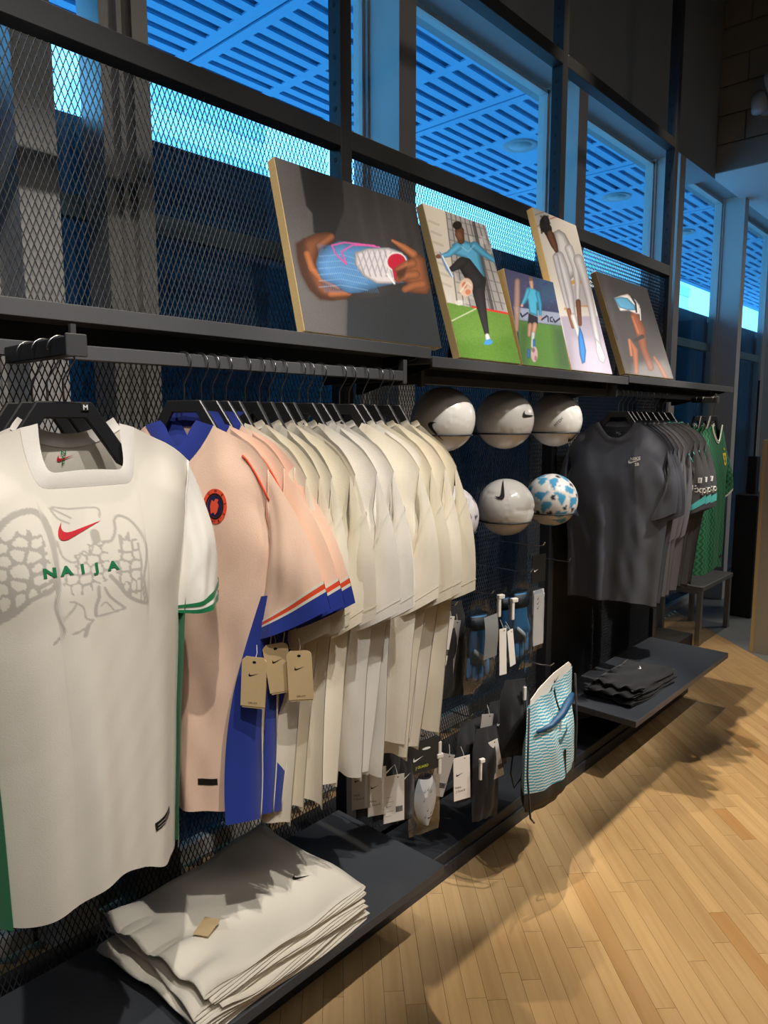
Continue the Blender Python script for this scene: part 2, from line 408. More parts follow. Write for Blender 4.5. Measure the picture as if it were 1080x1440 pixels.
# ================================================================== RACK
rack = empty('display_rack', (0, 0, 0), 0, 'black steel display rack with slotted posts, cross beams and expanded mesh infill', 'rack')
PX = [0.31, 1.645, 3.0, 4.31]          # post centres
PW, PD = 0.048, 0.055
YM = D + 0.022                          # mesh plane
def post(x):
    p = MB(); p.box((-PW / 2, 0, 0.0), (PW / 2, PD, 4.9))
    o = p.build('post', m_rack, rack, loc=(x, D, 0), bevel=0.002)
    hm = MB()
    for k in range(34):
        z = 1.9 + k * 0.075
        hm.lathe([(0.006, 0), (0.0065, 0.0012), (0.004, 0.0012), (0.0, 0.0006)], 8)
        m = len(hm.v) - 32
        for q in range(m, m + 32):
            a, b, c = hm.v[q]; hm.v[q] = (-PW / 2 - c, PD / 2 + a, z + b * 1.25)
    hm.build('post_slots', m_ink, o)['kind'] = 'stuff'
for x in PX: post(x)
BZ0, BZ1 = 2.460, 2.517
UZ0, UZ1 = 3.165, 3.218
for k in range(3):
    a, b = PX[k] + PW / 2, PX[k + 1] - PW / 2
    t = MB(); t.box((a, D, BZ0), (b, D + PD, BZ1)); t.build('cross_beam', m_rack, rack, bevel=0.0015)
    if k == 0: continue
    t = MB(); t.box((a, D, UZ0), (b, D + PD, UZ1)); t.build('cross_beam', m_rack, rack, bevel=0.0015)
t = MB(); t.box((PX[0] + PW / 2, D, UZ0), (PX[1] - PW / 2, D + PD, UZ1)); t.build('cross_beam', m_rack, rack, bevel=0.0015)
t = MB(); t.box((-1.2, D, BZ0), (PX[0] - PW / 2, D + PD, BZ1)); t.build('cross_beam', m_rack, rack, bevel=0.0015)
# expanded metal: diamonds 14.5 x 36 mm, every strand a tilted flat bar
def expanded(x0, x1, z0, z1, sw=0.0145, lw=0.0364, wd=0.0026, th=0.0016):
    nx = int((x1 - x0) / sw); nz = int((z1 - z0) / lw)
    I, J = np.meshgrid(np.arange(nx), np.arange(nz * 2)); I = I.ravel(); J = J.ravel()
    xa = x0 + (I + 0.5 * (J % 2)) * sw; za = z0 + J * lw / 2
    V = []; F = []
    quads = []
    for sgn in (-1, 1):
        xb = xa + sgn * sw / 2; zb = za + lw / 2
        keep = (xb >= x0 - 1e-6) & (xb <= x1 + 1e-6)
        x_a, z_a, x_b, z_b = xa[keep], za[keep], xb[keep], zb[keep]
        # flat bar: front edge pair + back edge pair, tilted in depth
        for (dx0, dy0) in ((-wd / 2, -0.0022), (wd / 2, -0.0022 + th), (wd / 2, 0.0022), (-wd / 2, 0.0022 - th)):
            pass
        n_ = len(x_a)
        prof = [(-wd / 2, -0.0028), (wd / 2, -0.0010), (wd / 2, 0.0018), (-wd / 2, 0.0)]
        P = np.zeros((n_, 8, 3))
        for k, (dx, dy) in enumerate(prof):
            P[:, k] = np.stack([x_a + dx, np.full(n_, dy), z_a], 1)
            P[:, k + 4] = np.stack([x_b + dx, np.full(n_, dy), z_b], 1)
        quads.append(P)
    P = np.concatenate(quads); n_ = len(P)
    base = (np.arange(n_) * 8)[:, None, None]
    f = np.array([(0, 1, 5, 4), (1, 2, 6, 5), (2, 3, 7, 6), (3, 0, 4, 7)])[None] + base
    me = bpy.data.meshes.new('mesh_panel')
    V = P.reshape(-1, 3); F = f.reshape(-1, 4)
    me.vertices.add(len(V)); me.vertices.foreach_set('co', V.ravel().astype(np.float32))
    me.loops.add(F.size); me.loops.foreach_set('vertex_index', F.ravel().astype(np.int32))
    me.polygons.add(len(F)); me.polygons.foreach_set('loop_start', (np.arange(len(F)) * 4).astype(np.int32))
    me.update(calc_edges=True); me.validate(); me.materials.append(m_mesh)
    return me
xm = expanded(0, 1.255, 0.115, BZ0 + 0.01)
for x in (PX[0] - 1.335, PX[0], PX[1], PX[2]):
    o = inst('mesh_panel', xm, rack, loc=(x + 0.028, YM, 0)); o['kind'] = 'stuff'
# mesh panel edge strips and base
for k in range(3):
    e = MB(); e.box((PX[k] + PW / 2 + 0.004, YM - 0.004, 0.10), (PX[k + 1] - PW / 2 - 0.026, YM + 0.006, 0.125)); e.build('mesh_edge', m_rack, rack)
YB = 0.884 * H
bs = MB(); bs.box((-1.0, YB, 0.0), (4.255, D - 0.002, 0.10)); bs.build('base_plinth', m_black, rack, bevel=0.003)
bs = MB(); bs.box((-1.0, YB - 0.008, 0.0), (4.26, YB, 0.055)); bs.build('kick_strip', m_rack, rack, bevel=0.002)
# dark solid back panel in the far bay
bp = MB(); bp.box((PX[2] + 0.03, YM + 0.012, 0.10), (PX[3] - 0.03, YM + 0.018, 1.45)); bp.build('back_panel', m_black, rack)

# ---- shelves
def shelf(x0, x1, zt, yf, lab):
    t = empty('wall_shelf', ((x0 + x1) / 2, D, zt), 0, lab, 'shelf', 'shelves over the hanging rails')
    hw = (x1 - x0) / 2 - 0.003
    b = MB(); b.box((-hw, yf - D, -0.018), (hw, -0.004, 0)); b.build('shelf_board', m_shelf, t, bevel=0.0015)
    b = MB(); b.box((-hw, yf - D - 0.003, -0.030), (hw, yf - D, 0.001)); b.build('front_lip', m_shelf, t, bevel=0.001)
    for s in (-1, 1):
        b = MB(); b.prism([(-0.004, -0.019), (yf - D + 0.03, -0.019), (yf - D + 0.03, -0.03), (-0.03, -0.10), (-0.004, -0.10)], s * (hw - 0.03) - 0.002, s * (hw - 0.03) + 0.002, 'yz')
        b.build('bracket', m_black, t)
    b = MB(); b.box((-hw + 0.04, -0.19, -0.055), (hw - 0.04, -0.165, -0.019)); b.build('under_rail', m_black, t)
shelf(PX[0], PX[1], 1.826, 1.318, 'grey steel shelf over the white and peach tops, carrying the shoe-in-hands picture')
shelf(PX[1], PX[2], 1.803, 1.318, 'grey steel shelf over the footballs carrying three pictures')
shelf(PX[2], 4.43, 1.812, 1.318, 'grey steel shelf over the dark and green tops, carrying the raised-shoe picture')

# ---- low benches
def bench(x0, x1, lab):
    t = empty('low_bench', ((x0 + x1) / 2, 1.43, 0.3), 0, lab, 'bench', 'low display benches')
    hw = (x1 - x0) / 2
    b = MB(); b.box((-hw, 1.199 - 1.43, -0.03), (hw, D - 0.006 - 1.43, 0)); b.build('bench_top', m_bench, t, bevel=0.002)
    for s in (-1, 1):
        b = MB(); b.prism([(0.20, -0.031), (-0.1, -0.031), (0.0, -0.06), (0.20, -0.16)], s * (hw - 0.06) - 0.003, s * (hw - 0.06) + 0.003, 'yz'); b.build('bracket', m_black, t)
bench(-0.9, 1.577, 'long dark steel bench under the white and peach tops with a white folded stack')
bench(2.96, 4.236, 'dark steel bench under the charcoal tops holding the black folded stack')

# ---- hanging rails and face-out arms
ZR = 1.742
def rail(x0, x1, lab, YR):
    t = empty('hanging_rail', ((x0 + x1) / 2, YR, ZR), 0, lab, 'rail', 'rails under the shelves')
    hw = (x1 - x0) / 2
    b = MB(); b.box((-hw, -0.007, -0.014), (hw, 0.007, 0.014)); b.build('bar', m_shelf, t, bevel=0.002)
    for s in (-1, 1):
        b = MB(); b.box((s * hw - 0.007, 0.007, -0.014), (s * hw + 0.007, D - YR - 0.004, 0.014)); b.box((s * hw - 0.008, -0.008, -0.022), (s * hw + 0.008, 0.012, 0.045)); b.build('end_bracket', m_shelf, t, bevel=0.0015)
rail(0.36, 1.535, 'dark hanging rail carrying the peach, cream and white tops', 1.33)
rail(1.70, 2.955, 'empty dark hanging rail above the footballs', 1.40)
rail(2.985, 4.20, 'dark hanging rail carrying the charcoal and slate tops', 1.37)
def arm(x, y1, z, lab, YR):
    t = empty('face_out_arm', (x, D, z), 0, lab, 'arm', 'face-out arms')
    b = MB(); b.box((-0.012, y1 - D, -0.014), (0.012, YR - D - 0.009, 0.014)); b.build('tube', m_black, t, bevel=0.0015)
    b = MB(); b.box((-0.016, y1 - D - 0.006, -0.017), (0.016, y1 - D, 0.017)); b.build('end_cap', m_shelf, t, bevel=0.0015)
    b = MB(); b.box((-0.004, y1 - D + 0.004, 0.0145), (0.004, y1 - D + 0.012, 0.032)); b.build('stop_pin', m_shelf, t)
arm(0.49, 1.075, 1.728, 'square face-out arm holding the white top with the bird print', 1.33)
arm(3.905, 1.235, 1.727, 'square face-out arm holding the green patterned tops', 1.37)

# ================================================================== 2D SHAPES, PRINTS
def bez(P, n=10):
    out = []
    for a, b, c, d in P:
        for k in range(n):
            t = k / n; out.append(tuple((1 - t) ** 3 * a[i] + 3 * (1 - t) ** 2 * t * b[i] + 3 * (1 - t) * t * t * c[i] + t ** 3 * d[i] for i in (0, 1)))
    return out
# tick mark, unit width, pointing up right
TICK = bez([((1.0, 0.36), (0.72, 0.24), (0.46, 0.12), (0.24, 0.03)), ((0.24, 0.03), (0.10, -0.03), (0.0, 0.0), (0.0, 0.12)),
            ((0.0, 0.12), (0.0, 0.22), (0.06, 0.32), (0.12, 0.39)), ((0.12, 0.39), (0.07, 0.28), (0.08, 0.19), (0.17, 0.17)),
            ((0.17, 0.17), (0.24, 0.155), (0.32, 0.18), (0.42, 0.205)), ((0.42, 0.205), (0.60, 0.25), (0.80, 0.305), (1.0, 0.36))], 7)
def poly_mesh(polys, cuts=0):
    bm = bmesh.new()
    for P in polys:
        vs_ = [bm.verts.new((p[0], p[1], 0)) for p in P]
        try: bm.faces.new(vs_)
        except Exception: pass
    bmesh.ops.triangulate(bm, faces=bm.faces)
    for _ in range(cuts): bmesh.ops.subdivide_edges(bm, edges=bm.edges, cuts=1); bmesh.ops.triangulate(bm, faces=bm.faces)
    v = [tuple(x.co[:2]) for x in bm.verts]; bm.verts.index_update(); f = [tuple(x.index for x in q.verts) for q in bm.faces]; bm.free()
    return v, f
_TXT = {}
def text2d(s, size, bold=0.0, sx=1.0, cuts=0):
    key = (s, bold)
    if key not in _TXT:
        c = bpy.data.curves.new('t', 'FONT'); c.body = s; c.size = 1.0; c.align_x = 'CENTER'; c.align_y = 'CENTER'; c.offset = bold; c.resolution_u = 3
        o = bpy.data.objects.new('t', c); COL.objects.link(o)
        dg = bpy.context.evaluated_depsgraph_get(); dg.update()
        me = bpy.data.meshes.new_from_object(o.evaluated_get(dg))
        _TXT[key] = ([tuple(v.co[:2]) for v in me.vertices], [tuple(p.vertices) for p in me.polygons])
        bpy.data.objects.remove(o); bpy.data.curves.remove(c); bpy.data.meshes.remove(me)
    v, f = _TXT[key]
    return [(p[0] * size * sx, p[1] * size) for p in v], f
def tf2(vf, c=(0, 0), s=1.0, rot=0.0, mirror=False):
    v, f = vf; ca, sa = math.cos(rot), math.sin(rot); out = []
    for x, y in v:
        x, y = x * s * (-1 if mirror else 1), y * s; out.append((c[0] + x * ca - y * sa, c[1] + x * sa + y * ca))
    return out, f
TICKM = poly_mesh([[(p[0] - 0.5, p[1] - 0.18) for p in TICK]], 1)
def ell(cx, cy, rx, ry, n=28, a0=0): return [(cx + rx * math.cos(2 * math.pi * k / n + a0), cy + ry * math.sin(2 * math.pi * k / n + a0)) for k in range(n)]
def star(cx, cy, r): return [(cx + (r if k % 2 == 0 else r * 0.42) * math.sin(math.pi * k / 5), cy + (r if k % 2 == 0 else r * 0.42) * math.cos(math.pi * k / 5)) for k in range(10)]
def flat_print(vf, m, parent, name='print', y=-0.001, loc=(0, 0, 0), rot=None):
    b = MB(); b.add([(p[0], y, p[1]) for p in vf[0]], vf[1]); return b.build(name, m, parent, loc=loc, rot=rot, recalc=False)

# ================================================================== GARMENTS
def sm(a, b, t): t = np.clip((t - a) / (b - a), 0, 1); return t * t * (3 - 2 * t)
def make_top(name, label, cat, group, loc, rz, P, fabric, sleeve_fabric=None, tint=None):
    """Hung top: front -y, x across the shoulders, z = 0 at the neck side point."""
    g = dict(hs=0.225, nw=0.085, slope=0.36, nf=0.095, nb=0.022, pw=2.2, ah=0.27, bw=0.245, bh=0.235, L=0.72, dep=0.035, nu=15, nv=34,
             fold=0.010, sway=0.008, cox=0.075, coz=-0.25, cix=-0.085, ciz=-0.315, sd=0.020, seed=1, collar=0.018, hemc=0.012, tick=0, lean=0.0, dg=0.6, droop=8.0, seam=0.0008, snu=9, snv=12, cuff=0.0)
    g.update(P); rr = random.Random(g['seed']); ph = [rr.uniform(0, 6.28) for _ in range(12)]
    root = empty(name, loc, rz, label, cat, group)
    hs, nw = g['hs'], g['nw']; zs = -g['slope'] * (hs - nw) - g['droop'] * 0.06 ** 2; nwf = nw / hs
    a_ = np.linspace(-1, -nwf, g['nu']); b_ = np.linspace(-nwf, nwf, g['nu'] + 6); c_ = np.linspace(nwf, 1, g['nu'])
    s = np.concatenate([a_[:-1], b_, c_[1:]]); t = np.linspace(0, 1, g['nv']) ** 1.25
    ta = (g['ah'] + zs) / (g['L'] + zs)
    wid = np.interp(t, [0, ta * 0.5, ta, (ta + 1) / 2, 1], [hs, hs - 0.012, g['bw'], (g['bw'] + g['bh']) / 2 - 0.006, g['bh']])
    Sg, Tg = np.meshgrid(s, t); Wg = wid[:, None]
    X = Sg * Wg
    xt = np.abs(s) * hs
    def ztop(depth, pw): return np.where(xt <= nw, -depth * (1 - (xt / nw) ** pw), -g['slope'] * (xt - nw) - g['droop'] * np.clip(xt - (hs - 0.06), 0, 1) ** 2)
    sheets = {}
    for side, depth, pw in (('f', g['nf'], g['pw']), ('b', g['nb'], 2.0)):
        zt = ztop(depth, pw)[None, :]
        zh = (-g['L'] + g['hemc'] * (np.cos(Sg * 3.1) * 0.5 - 0.5) + 0.004 * np.sin(5 * Sg + ph[0]) + (0.012 if side == 'f' else 0))
        Z = zt * (1 - Tg) + zh * Tg
        sg = -1 if side == 'f' else 1
        Te = np.clip(-Z / g['L'], 0, 1)
        bulge = (0.021 + g['dep'] * sm(0.0, 0.35, Te)) * np.clip(1 - np.abs(Sg) ** (7.0 - 4.0 * sm(0.05, 0.4, Tg)), 0, 1)
        shoulder = np.clip((np.abs(Sg) - nwf) / (1 - nwf), 0, 1)
        bulge *= 1 - (0.65 - 0.65 * sm(0, 0.12, Tg)) * sm(nwf, nwf + 0.28, np.abs(Sg))
        env = sm(0.10, 0.9, Te)
        fl = g['fold'] * env * (np.sin(9.0 * Sg + ph[1] + 1.1 * Tg * sg) * 0.55 + np.sin(15.5 * Sg + ph[2] + sg) * 0.30 + np.sin(4.2 * Sg + ph[3] - 2.0 * Tg) * 0.6)
        fl += g['dg'] * g['fold'] * 0.35 * np.sin(52 * X + 14 * Z + ph[4] + 2 * np.sin(9 * Z + ph[6])) * sm(0.05, 0.3, Tg) * (1 - Tg)
        fl += g['dg'] * g['fold'] * 0.16 * np.sin(33 * Z + 9 * Sg + ph[5] + 2 * np.sin(5 * Sg + ph[6])) * sm(0.1, 0.4, Tg)
        fl += g['dg'] * 0.7 * g['fold'] * 0.12 * np.sin(70 * Z - 21 * Sg + ph[9] + 3 * np.sin(6 * Z + ph[10]))
        swy = g['sway'] * env * np.sin(3.1 * Sg + ph[7]) + g['lean'] * Tg
        Y = sg * bulge + fl * np.clip(1 - np.abs(Sg) ** 6, 0, 1) + swy
        Y = np.where(sg < 0, np.minimum(Y, swy - 0.001), np.maximum(Y, swy + 0.001))
        sheets[side] = np.stack([X + 0.004 * env * np.sin(7 * Z + ph[8]), Y, Z], -1)
    mbd = MB(); mbd.grid(sheets['f']); nf_ = len(mbd.v); ff = list(mbd.f); mbd.grid(sheets['b'], True)
    cols = None
    if tint is not None:
        cf_ = tint(sheets['f'][..., 0], sheets['f'][..., 2], 'f'); cb_ = tint(sheets['b'][..., 0], sheets['b'][..., 2], 'b')
        cols = np.concatenate([cf_.reshape(-1, 4), cb_.reshape(-1, 4)])
    body = mbd.build('body', fabric, root, smooth=True, recalc=False, cols=cols)
    bvf = BVHTree.FromPolygons(mbd.v[:nf_], ff); bvb = BVHTree.FromPolygons(mbd.v[nf_:], [tuple(i - nf_ for i in q) for q in mbd.f[len(ff):]])
    # sleeves
    def sleeve_grid(sx, sgn, b0, b1, na, nb_, grow=0.0):
        a = np.linspace(0, 1, na); b = np.linspace(b0, b1, nb_); Ag, Bg = np.meshgrid(a, b)
        Sp = np.array([hs - 0.002, zs]); Pp = np.array([g['bw'] - 0.006, -g['ah']])
        CO = np.array([hs + g['cox'], zs + g['coz']]); CI = np.array([hs + g['cix'], zs + g['ciz']])
        top = Sp[None, None] * (1 - Ag[..., None]) + Pp[None, None] * Ag[..., None]
        bot = CO[None, None] * (1 - Ag[..., None]) + CI[None, None] * Ag[..., None]
        XY = top * (1 - Bg[..., None]) + bot * Bg[..., None]
        XY[..., 0] += 0.022 * np.sin(math.pi * np.clip(Bg, 0, 1)) * (1 - Ag) ** 1.5 + grow * (0.5 - Ag) * 2
        XY[..., 1] -= 0.006 * np.sin(math.pi * Ag) * Bg
        prof = np.sin(math.pi * np.clip(Ag, 0.0, 1)) ** 0.7
        Y = sgn * (0.007 + g['sd'] * sm(0, 0.5, Bg)) * prof + sgn * grow
        Y += 0.005 * sm(0.1, 0.7, Bg) * np.sin(7 * Ag + 5 * Bg + ph[3] + sx) * prof + 0.002 * np.sin(17 * Ag - 11 * Bg + ph[5]) * prof
        Y += g['lean'] * 0.3 * Bg
        return np.stack([sx * XY[..., 0], Y, XY[..., 1]], -1)
    sleeves = {}
    for sx in (-1, 1):
        m2 = MB(); m2.grid(sleeve_grid(sx, -1, 0, 1, g['snu'], g['snv']), sx < 0); nfs = len(m2.v); nff = len(m2.f); m2.grid(sleeve_grid(sx, 1, 0, 1, g['snu'], g['snv']), sx > 0)
        so = m2.build('sleeve', sleeve_fabric or fabric, root, smooth=True, recalc=False); sleeves[sx] = so
        so['_'] = 0; del so['_']
        sleeves[(sx, 'bv')] = BVHTree.FromPolygons(m2.v[:nfs], m2.f[:nff])
        for (b0, b1, cm) in g.get('bands', ()):
            m3 = MB(); m3.grid(sleeve_grid(sx, -1, b0, b1, g['snu'], 3, 0.0011), sx < 0); m3.grid(sleeve_grid(sx, 1, b0, b1, g['snu'], 3, 0.0011), sx > 0)
            m3.build('cuff_band', cm, so, smooth=True, recalc=False)
        # armhole seam
        if not g['seam']: continue
        pth = [p for p in sleeve_grid(sx, -1, 0.0, 0.0, 9, 1)[0]]
        sm_ = MB(); sm_.tube([(p[0] + sx * 0.001, p[1] - 0.0015, p[2]) for p in pth], g['seam'], 5); sm_.build('seam', sleeve_fabric or fabric, so, smooth=True)
    # collar ring
    cw = g['collar']
    def ring(side, w0, w1, off):
        idx = [i for i in range(len(s)) if abs(s[i]) <= nwf + 1e-6]
        pts = sheets[side][0][idx]; out = []
        for p in pts:
            c0 = np.array([0.0, p[1] * 1.15, 0.022 if side == 'f' else 0.10 + cw]); d = c0 - p; d[1] = 0; d /= np.linalg.norm(d)
            q = p.copy(); q[1] += (-off if side == 'f' else off)
            out.append([q + d * w0, q + d * (w0 + w1) / 2 + np.array([0, (-0.0022 if side == 'f' else 0.0022), 0]), q + d * w1])
        return np.array(out)
    cm = g.get('collar_mat') or fabric
    cr = MB(); cr.grid(ring('f', -0.003, cw, 0.0012), True); cr.grid(ring('b', -0.003, cw * 0.8, 0.0012)); cr.grid(ring('b', -0.003, cw * 0.8, -0.0012), True)
    col_o = cr.build('collar', cm, root, smooth=True, recalc=False)
    for (w0, w1, mm) in g.get('collar_stripes', ()):
        cs = MB(); cs.grid(ring('f', w0, w1, 0.0030), True); cs.grid(ring('b', w0, w1, -0.0030), True); cs.build('collar_stripe', mm, col_o, smooth=True, recalc=False)
    # hem stitch band
    hb = MB(); hb.grid(np.stack([sheets['f'][-1] + np.array([0, -0.0012, 0.0]), sheets['f'][-1] * np.array([1, 1, 1]) + np.array([0, -0.0012, 0.020])]), True)
    return root, dict(f=bvf, b=bvb, sl=sleeves, sheets=sheets, zs=zs, g=g, body=body)
def on_cloth(info, vf, m, parent, name, where='f', off=0.0014):
    bv = info[where] if where in ('f', 'b') else info['sl'][(where, 'bv')]
    out = []
    for x, z in vf[0]:
        h = bv.ray_cast(Vector((x, -0.6, z)), Vector((0, 1, 0)))
        y = h[0].y if h[0] is not None else None
        out.append([x, y, z])
    ys = [p[1] for p in out if p[1] is not None]
    if not ys: return None
    av = sum(ys) / len(ys)
    b = MB(); b.add([(p[0], (av if p[1] is None else p[1]) - off, p[2]) for p in out], vf[1])
    return b.build(name, m, parent, recalc=False)

# ---- hanger (origin at rail top contact of its hook)
def hanger_meshes():
    o_ = [(-0.043, 0), (0.043, 0), (0.095, -0.066), (0.205, -0.118), (0.200, -0.138), (0.088, -0.096), (0.034, -0.027), (-0.034, -0.027), (-0.088, -0.096), (-0.200, -0.138), (-0.205, -0.118), (-0.095, -0.066)]
    b = MB()
    # C-shaped band made of quads between outer and inner outlines
    outer = [(-0.178, -0.127), (-0.090, -0.068), (-0.043, 0), (0.043, 0), (0.090, -0.068), (0.178, -0.127)]
    inner = [(-0.174, -0.148), (-0.082, -0.100), (-0.032, -0.026), (0.032, -0.026), (0.082, -0.100), (0.174, -0.148)]
    n_ = len(outer); v = []
    for y in (-0.005, 0.005): v += [(p[0], y, p[1]) for p in outer] + [(p[0], y, p[1]) for p in inner]
    f = []
    for i in range(n_ - 1):
        f += [(i, i + 1, n_ + i + 1, n_ + i), (2 * n_ + i, 3 * n_ + i, 3 * n_ + i + 1, 2 * n_ + i + 1), (i, 2 * n_ + i, 2 * n_ + i + 1, i + 1), (n_ + i, n_ + i + 1, 3 * n_ + i + 1, 3 * n_ + i)]
    f += [(0, n_, 3 * n_, 2 * n_), (n_ - 1, 3 * n_ - 1, 4 * n_ - 1, 2 * n_ - 1)]
    b.add(v, f); b.v = [(p[0], p[1], p[2] - 0.098) for p in b.v]
    body = b.mesh('hanger_body', m_hanger, bevel=0.002)
    h = MB(); pts = [(0.0, 0, -0.100), (0.0, 0, -0.066), (0.004, 0, -0.058)]
    pts += [(0.021, 0, -0.032)]
    for k in range(13):
        a = math.radians(-25 + k * 17.5); pts.append((0.021 * math.cos(a) * 1.0, 0, -0.0185 + 0.0205 * math.sin(a)))
    h.tube(pts, 0.0016, 6); hook = h.mesh('hook', m_hook, smooth=True)
    return body, hook
HB, HK = hanger_meshes()
def hanger(loc, rz, label, group, name='clothes_hanger'):
    t = empty(name, loc, rz, label, 'hanger', group)
    inst('hanger_body', HB, t); inst('hook', HK, t)
    return t

# ================================================================== THE TOPS
HZ = ZR + 0.0158           # hook contact height
NZ = HZ - 0.150            # neck side point height
# ---- white top with the bird print, on the face-out arm
def px_to(u, v, Y):
    r = Rw @ np.array([u - 540, v - 720, 998.0]); k = Y / r[1]; return r[0] * k, H + r[2] * k
NX, NY, NZ1 = 0.508, 1.135, 1.606
c00 = px_to(0, 690, NY - 0.07); c10 = px_to(240, 690, NY - 0.07); c01 = px_to(0, 930, NY - 0.07)
Mx = np.array([[(c10[0] - c00[0]) / 1080, (c01[0] - c00[0]) / 1080], [(c10[1] - c00[1]) / 1080, (c01[1] - c00[1]) / 1080]])
Mi = np.linalg.inv(Mx)
def crop_to_shirt(x, y): v = Mx @ np.array([x, y]); return c00[0] - NX + v[0], c00[1] - NZ1 + v[1]
def seg_d(px, py, a, b):
    ax, ay = a; bx, by = b; dx, dy = bx - ax, by - ay; t = np.clip(((px - ax) * dx + (py - ay) * dy) / (dx * dx + dy * dy + 1e-9), 0, 1)
    return np.hypot(px - ax - t * dx, py - ay - t * dy)
def line_d(px, py, pts): return np.min([seg_d(px, py, pts[i], pts[i + 1]) for i in range(len(pts) - 1)], axis=0)
def inside(px, py, P):
    r = np.zeros(px.shape, bool); n_ = len(P)
    for i in range(n_):
        x0, y0 = P[i]; x1, y1 = P[(i + 1) % n_]
        c = ((y0 > py) != (y1 > py)) & (px < (x1 - x0) * (py - y0) / (y1 - y0 + 1e-12) + x0); r ^= c
    return r
def bird(px, py):
    m = np.zeros(px.shape)
    st = lambda pts, w: np.maximum(m, sm(w + 3, w - 3, 0 * px + line_d(px, py, pts))) if False else np.maximum(m, 1 - sm(w - 3, w + 3, line_d(px, py, pts)))
    rs = random.Random(5)
    def cr(P, n_=5):
        Q = [P[0]] + list(P) + [P[-1]]; out = []
        for i in range(1, len(Q) - 2):
            for k in range(n_):
                t = k / n_; out.append(tuple(0.5 * (2 * Q[i][j] + (Q[i + 1][j] - Q[i - 1][j]) * t + (2 * Q[i - 1][j] - 5 * Q[i][j] + 4 * Q[i + 1][j] - Q[i + 2][j]) * t * t + (3 * Q[i][j] - 3 * Q[i + 1][j] + Q[i + 2][j] - Q[i - 1][j]) * t ** 3) for j in (0, 1)))
        return out + [tuple(P[-1])]
    def vor(poly, seeds, edge, far):
        d = np.sort(np.stack([np.hypot((px - a) * c, (py - b)) for a, b, c in seeds]), axis=0)
        return inside(px, py, cr(poly + [poly[0]])) & (((d[1] - d[0]) < edge) | (d[0] > far))
    LW = [(-220, 560), (-120, 420), (0, 300), (100, 270), (230, 270), (270, 440), (290, 640), (170, 720), (90, 820), (0, 900), (-120, 1000), (-220, 900)]
    RW = [(720, 310), (800, 300), (850, 380), (860, 520), (850, 640), (850, 790), (780, 770), (700, 640), (660, 500), (700, 430)]
    BD = [(420, 430), (480, 410), (540, 330), (620, 340), (640, 480), (640, 600), (560, 640), (500, 690), (380, 690), (330, 600), (340, 560), (420, 500)]
    sl = [(x + rs.uniform(-34, 34), y + rs.uniform(-30, 30), 1.0) for x in range(-220, 310, 86) for y in range(270, 640, 84)]
    sl += [(x + rs.uniform(-6, 6), y + rs.uniform(-20, 20), 2.6) for x in range(-220, 310, 68) for y in (710, 880)]
    sr = [(x + rs.uniform(-22, 22), y + rs.uniform(-22, 22), 1.0) for x in range(690, 880, 64) for y in range(310, 600, 72)] + [(x, y, 3.0) for x in (700, 745, 795, 830) for y in (670, 760)]
    sb = [(x + rs.uniform(-24, 24), y + rs.uniform(-22, 22), 1.0) for x in range(340, 660, 68) for y in range(330, 700, 64)]
    for p, sd, e, fr in ((LW, sl, 20, 60), (RW, sr, 15, 46), (BD, sb, 12, 46)): m = np.maximum(m, vor(p, sd, e, fr) * 1.0)
    for pts, w_ in (([(-200, 620), (-60, 380), (60, 200), (180, 140), (250, 165), (285, 250), (305, 370)], 20), ([(300, 360), (310, 520), (290, 640), (170, 715), (90, 815), (0, 895)], 16),
                    ([(610, 355), (665, 352), (700, 290), (705, 215), (740, 182), (810, 215), (870, 300), (903, 400), (890, 520), (868, 640), (905, 810)], 9), ([(905, 815), (850, 800), (760, 745), (690, 650), (640, 590)], 13), ([(845, 380), (855, 520), (850, 650), (880, 790)], 7),
                    ([(430, 190), (320, 120), (430, 130), (600, 125), (612, 190)], 6), ([(312, 125), (350, 190), (415, 225)], 6), ([(330, 340), (350, 440), (420, 480), (480, 410), (520, 440), (560, 330), (590, 300)], 6),
                    ([(310, 450), (320, 620), (300, 760), (330, 880)], 8), ([(330, 880), (350, 940), (300, 1020)], 8), ([(340, 860), (390, 800), (415, 750), (380, 740)], 6), ([(415, 750), (460, 790), (475, 860), (520, 880)], 6), ([(520, 880), (470, 930), (400, 960)], 8), ([(490, 910), (470, 980)], 14),
                    ([(560, 660), (560, 730), (540, 790), (540, 850)], 12), ([(540, 860), (640, 850), (740, 830)], 7), ([(600, 670), (640, 740), (735, 825)], 9), ([(575, 790), (610, 770), (660, 830)], 5), ([(565, 295), (570, 340)], 28)):
        m = st(cr(pts), w_)
    return m
def naija_tint(x, z, side):
    base = np.array([*rgb(232, 227, 216), 1.0]); gy = np.array([*rgb(188, 183, 175), 1.0]); out = np.tile(base, x.shape + (1,))
    if side == 'f':
        vx = x - (c00[0] - NX); vz = z - (c00[1] - NZ1)
        m = bird(Mi[0, 0] * vx + Mi[0, 1] * vz, Mi[1, 0] * vx + Mi[1, 1] * vz)[..., None]
        gr = np.array([*rgb(22, 140, 88), 1.0]); out = out * (1 - m) + gy * m
        gside = (sm(0.006, 0.008, 0.155 + 0.0 * z - np.abs(x) + 0 * z) < 0.5) & (z < -0.30)
    return out
hanger((0.49, 1.125, 1.728 + 0.0158), 0.0, 'black hanger of the white top with the bird print', 'hangers on the face-out arm beside the peach tops')
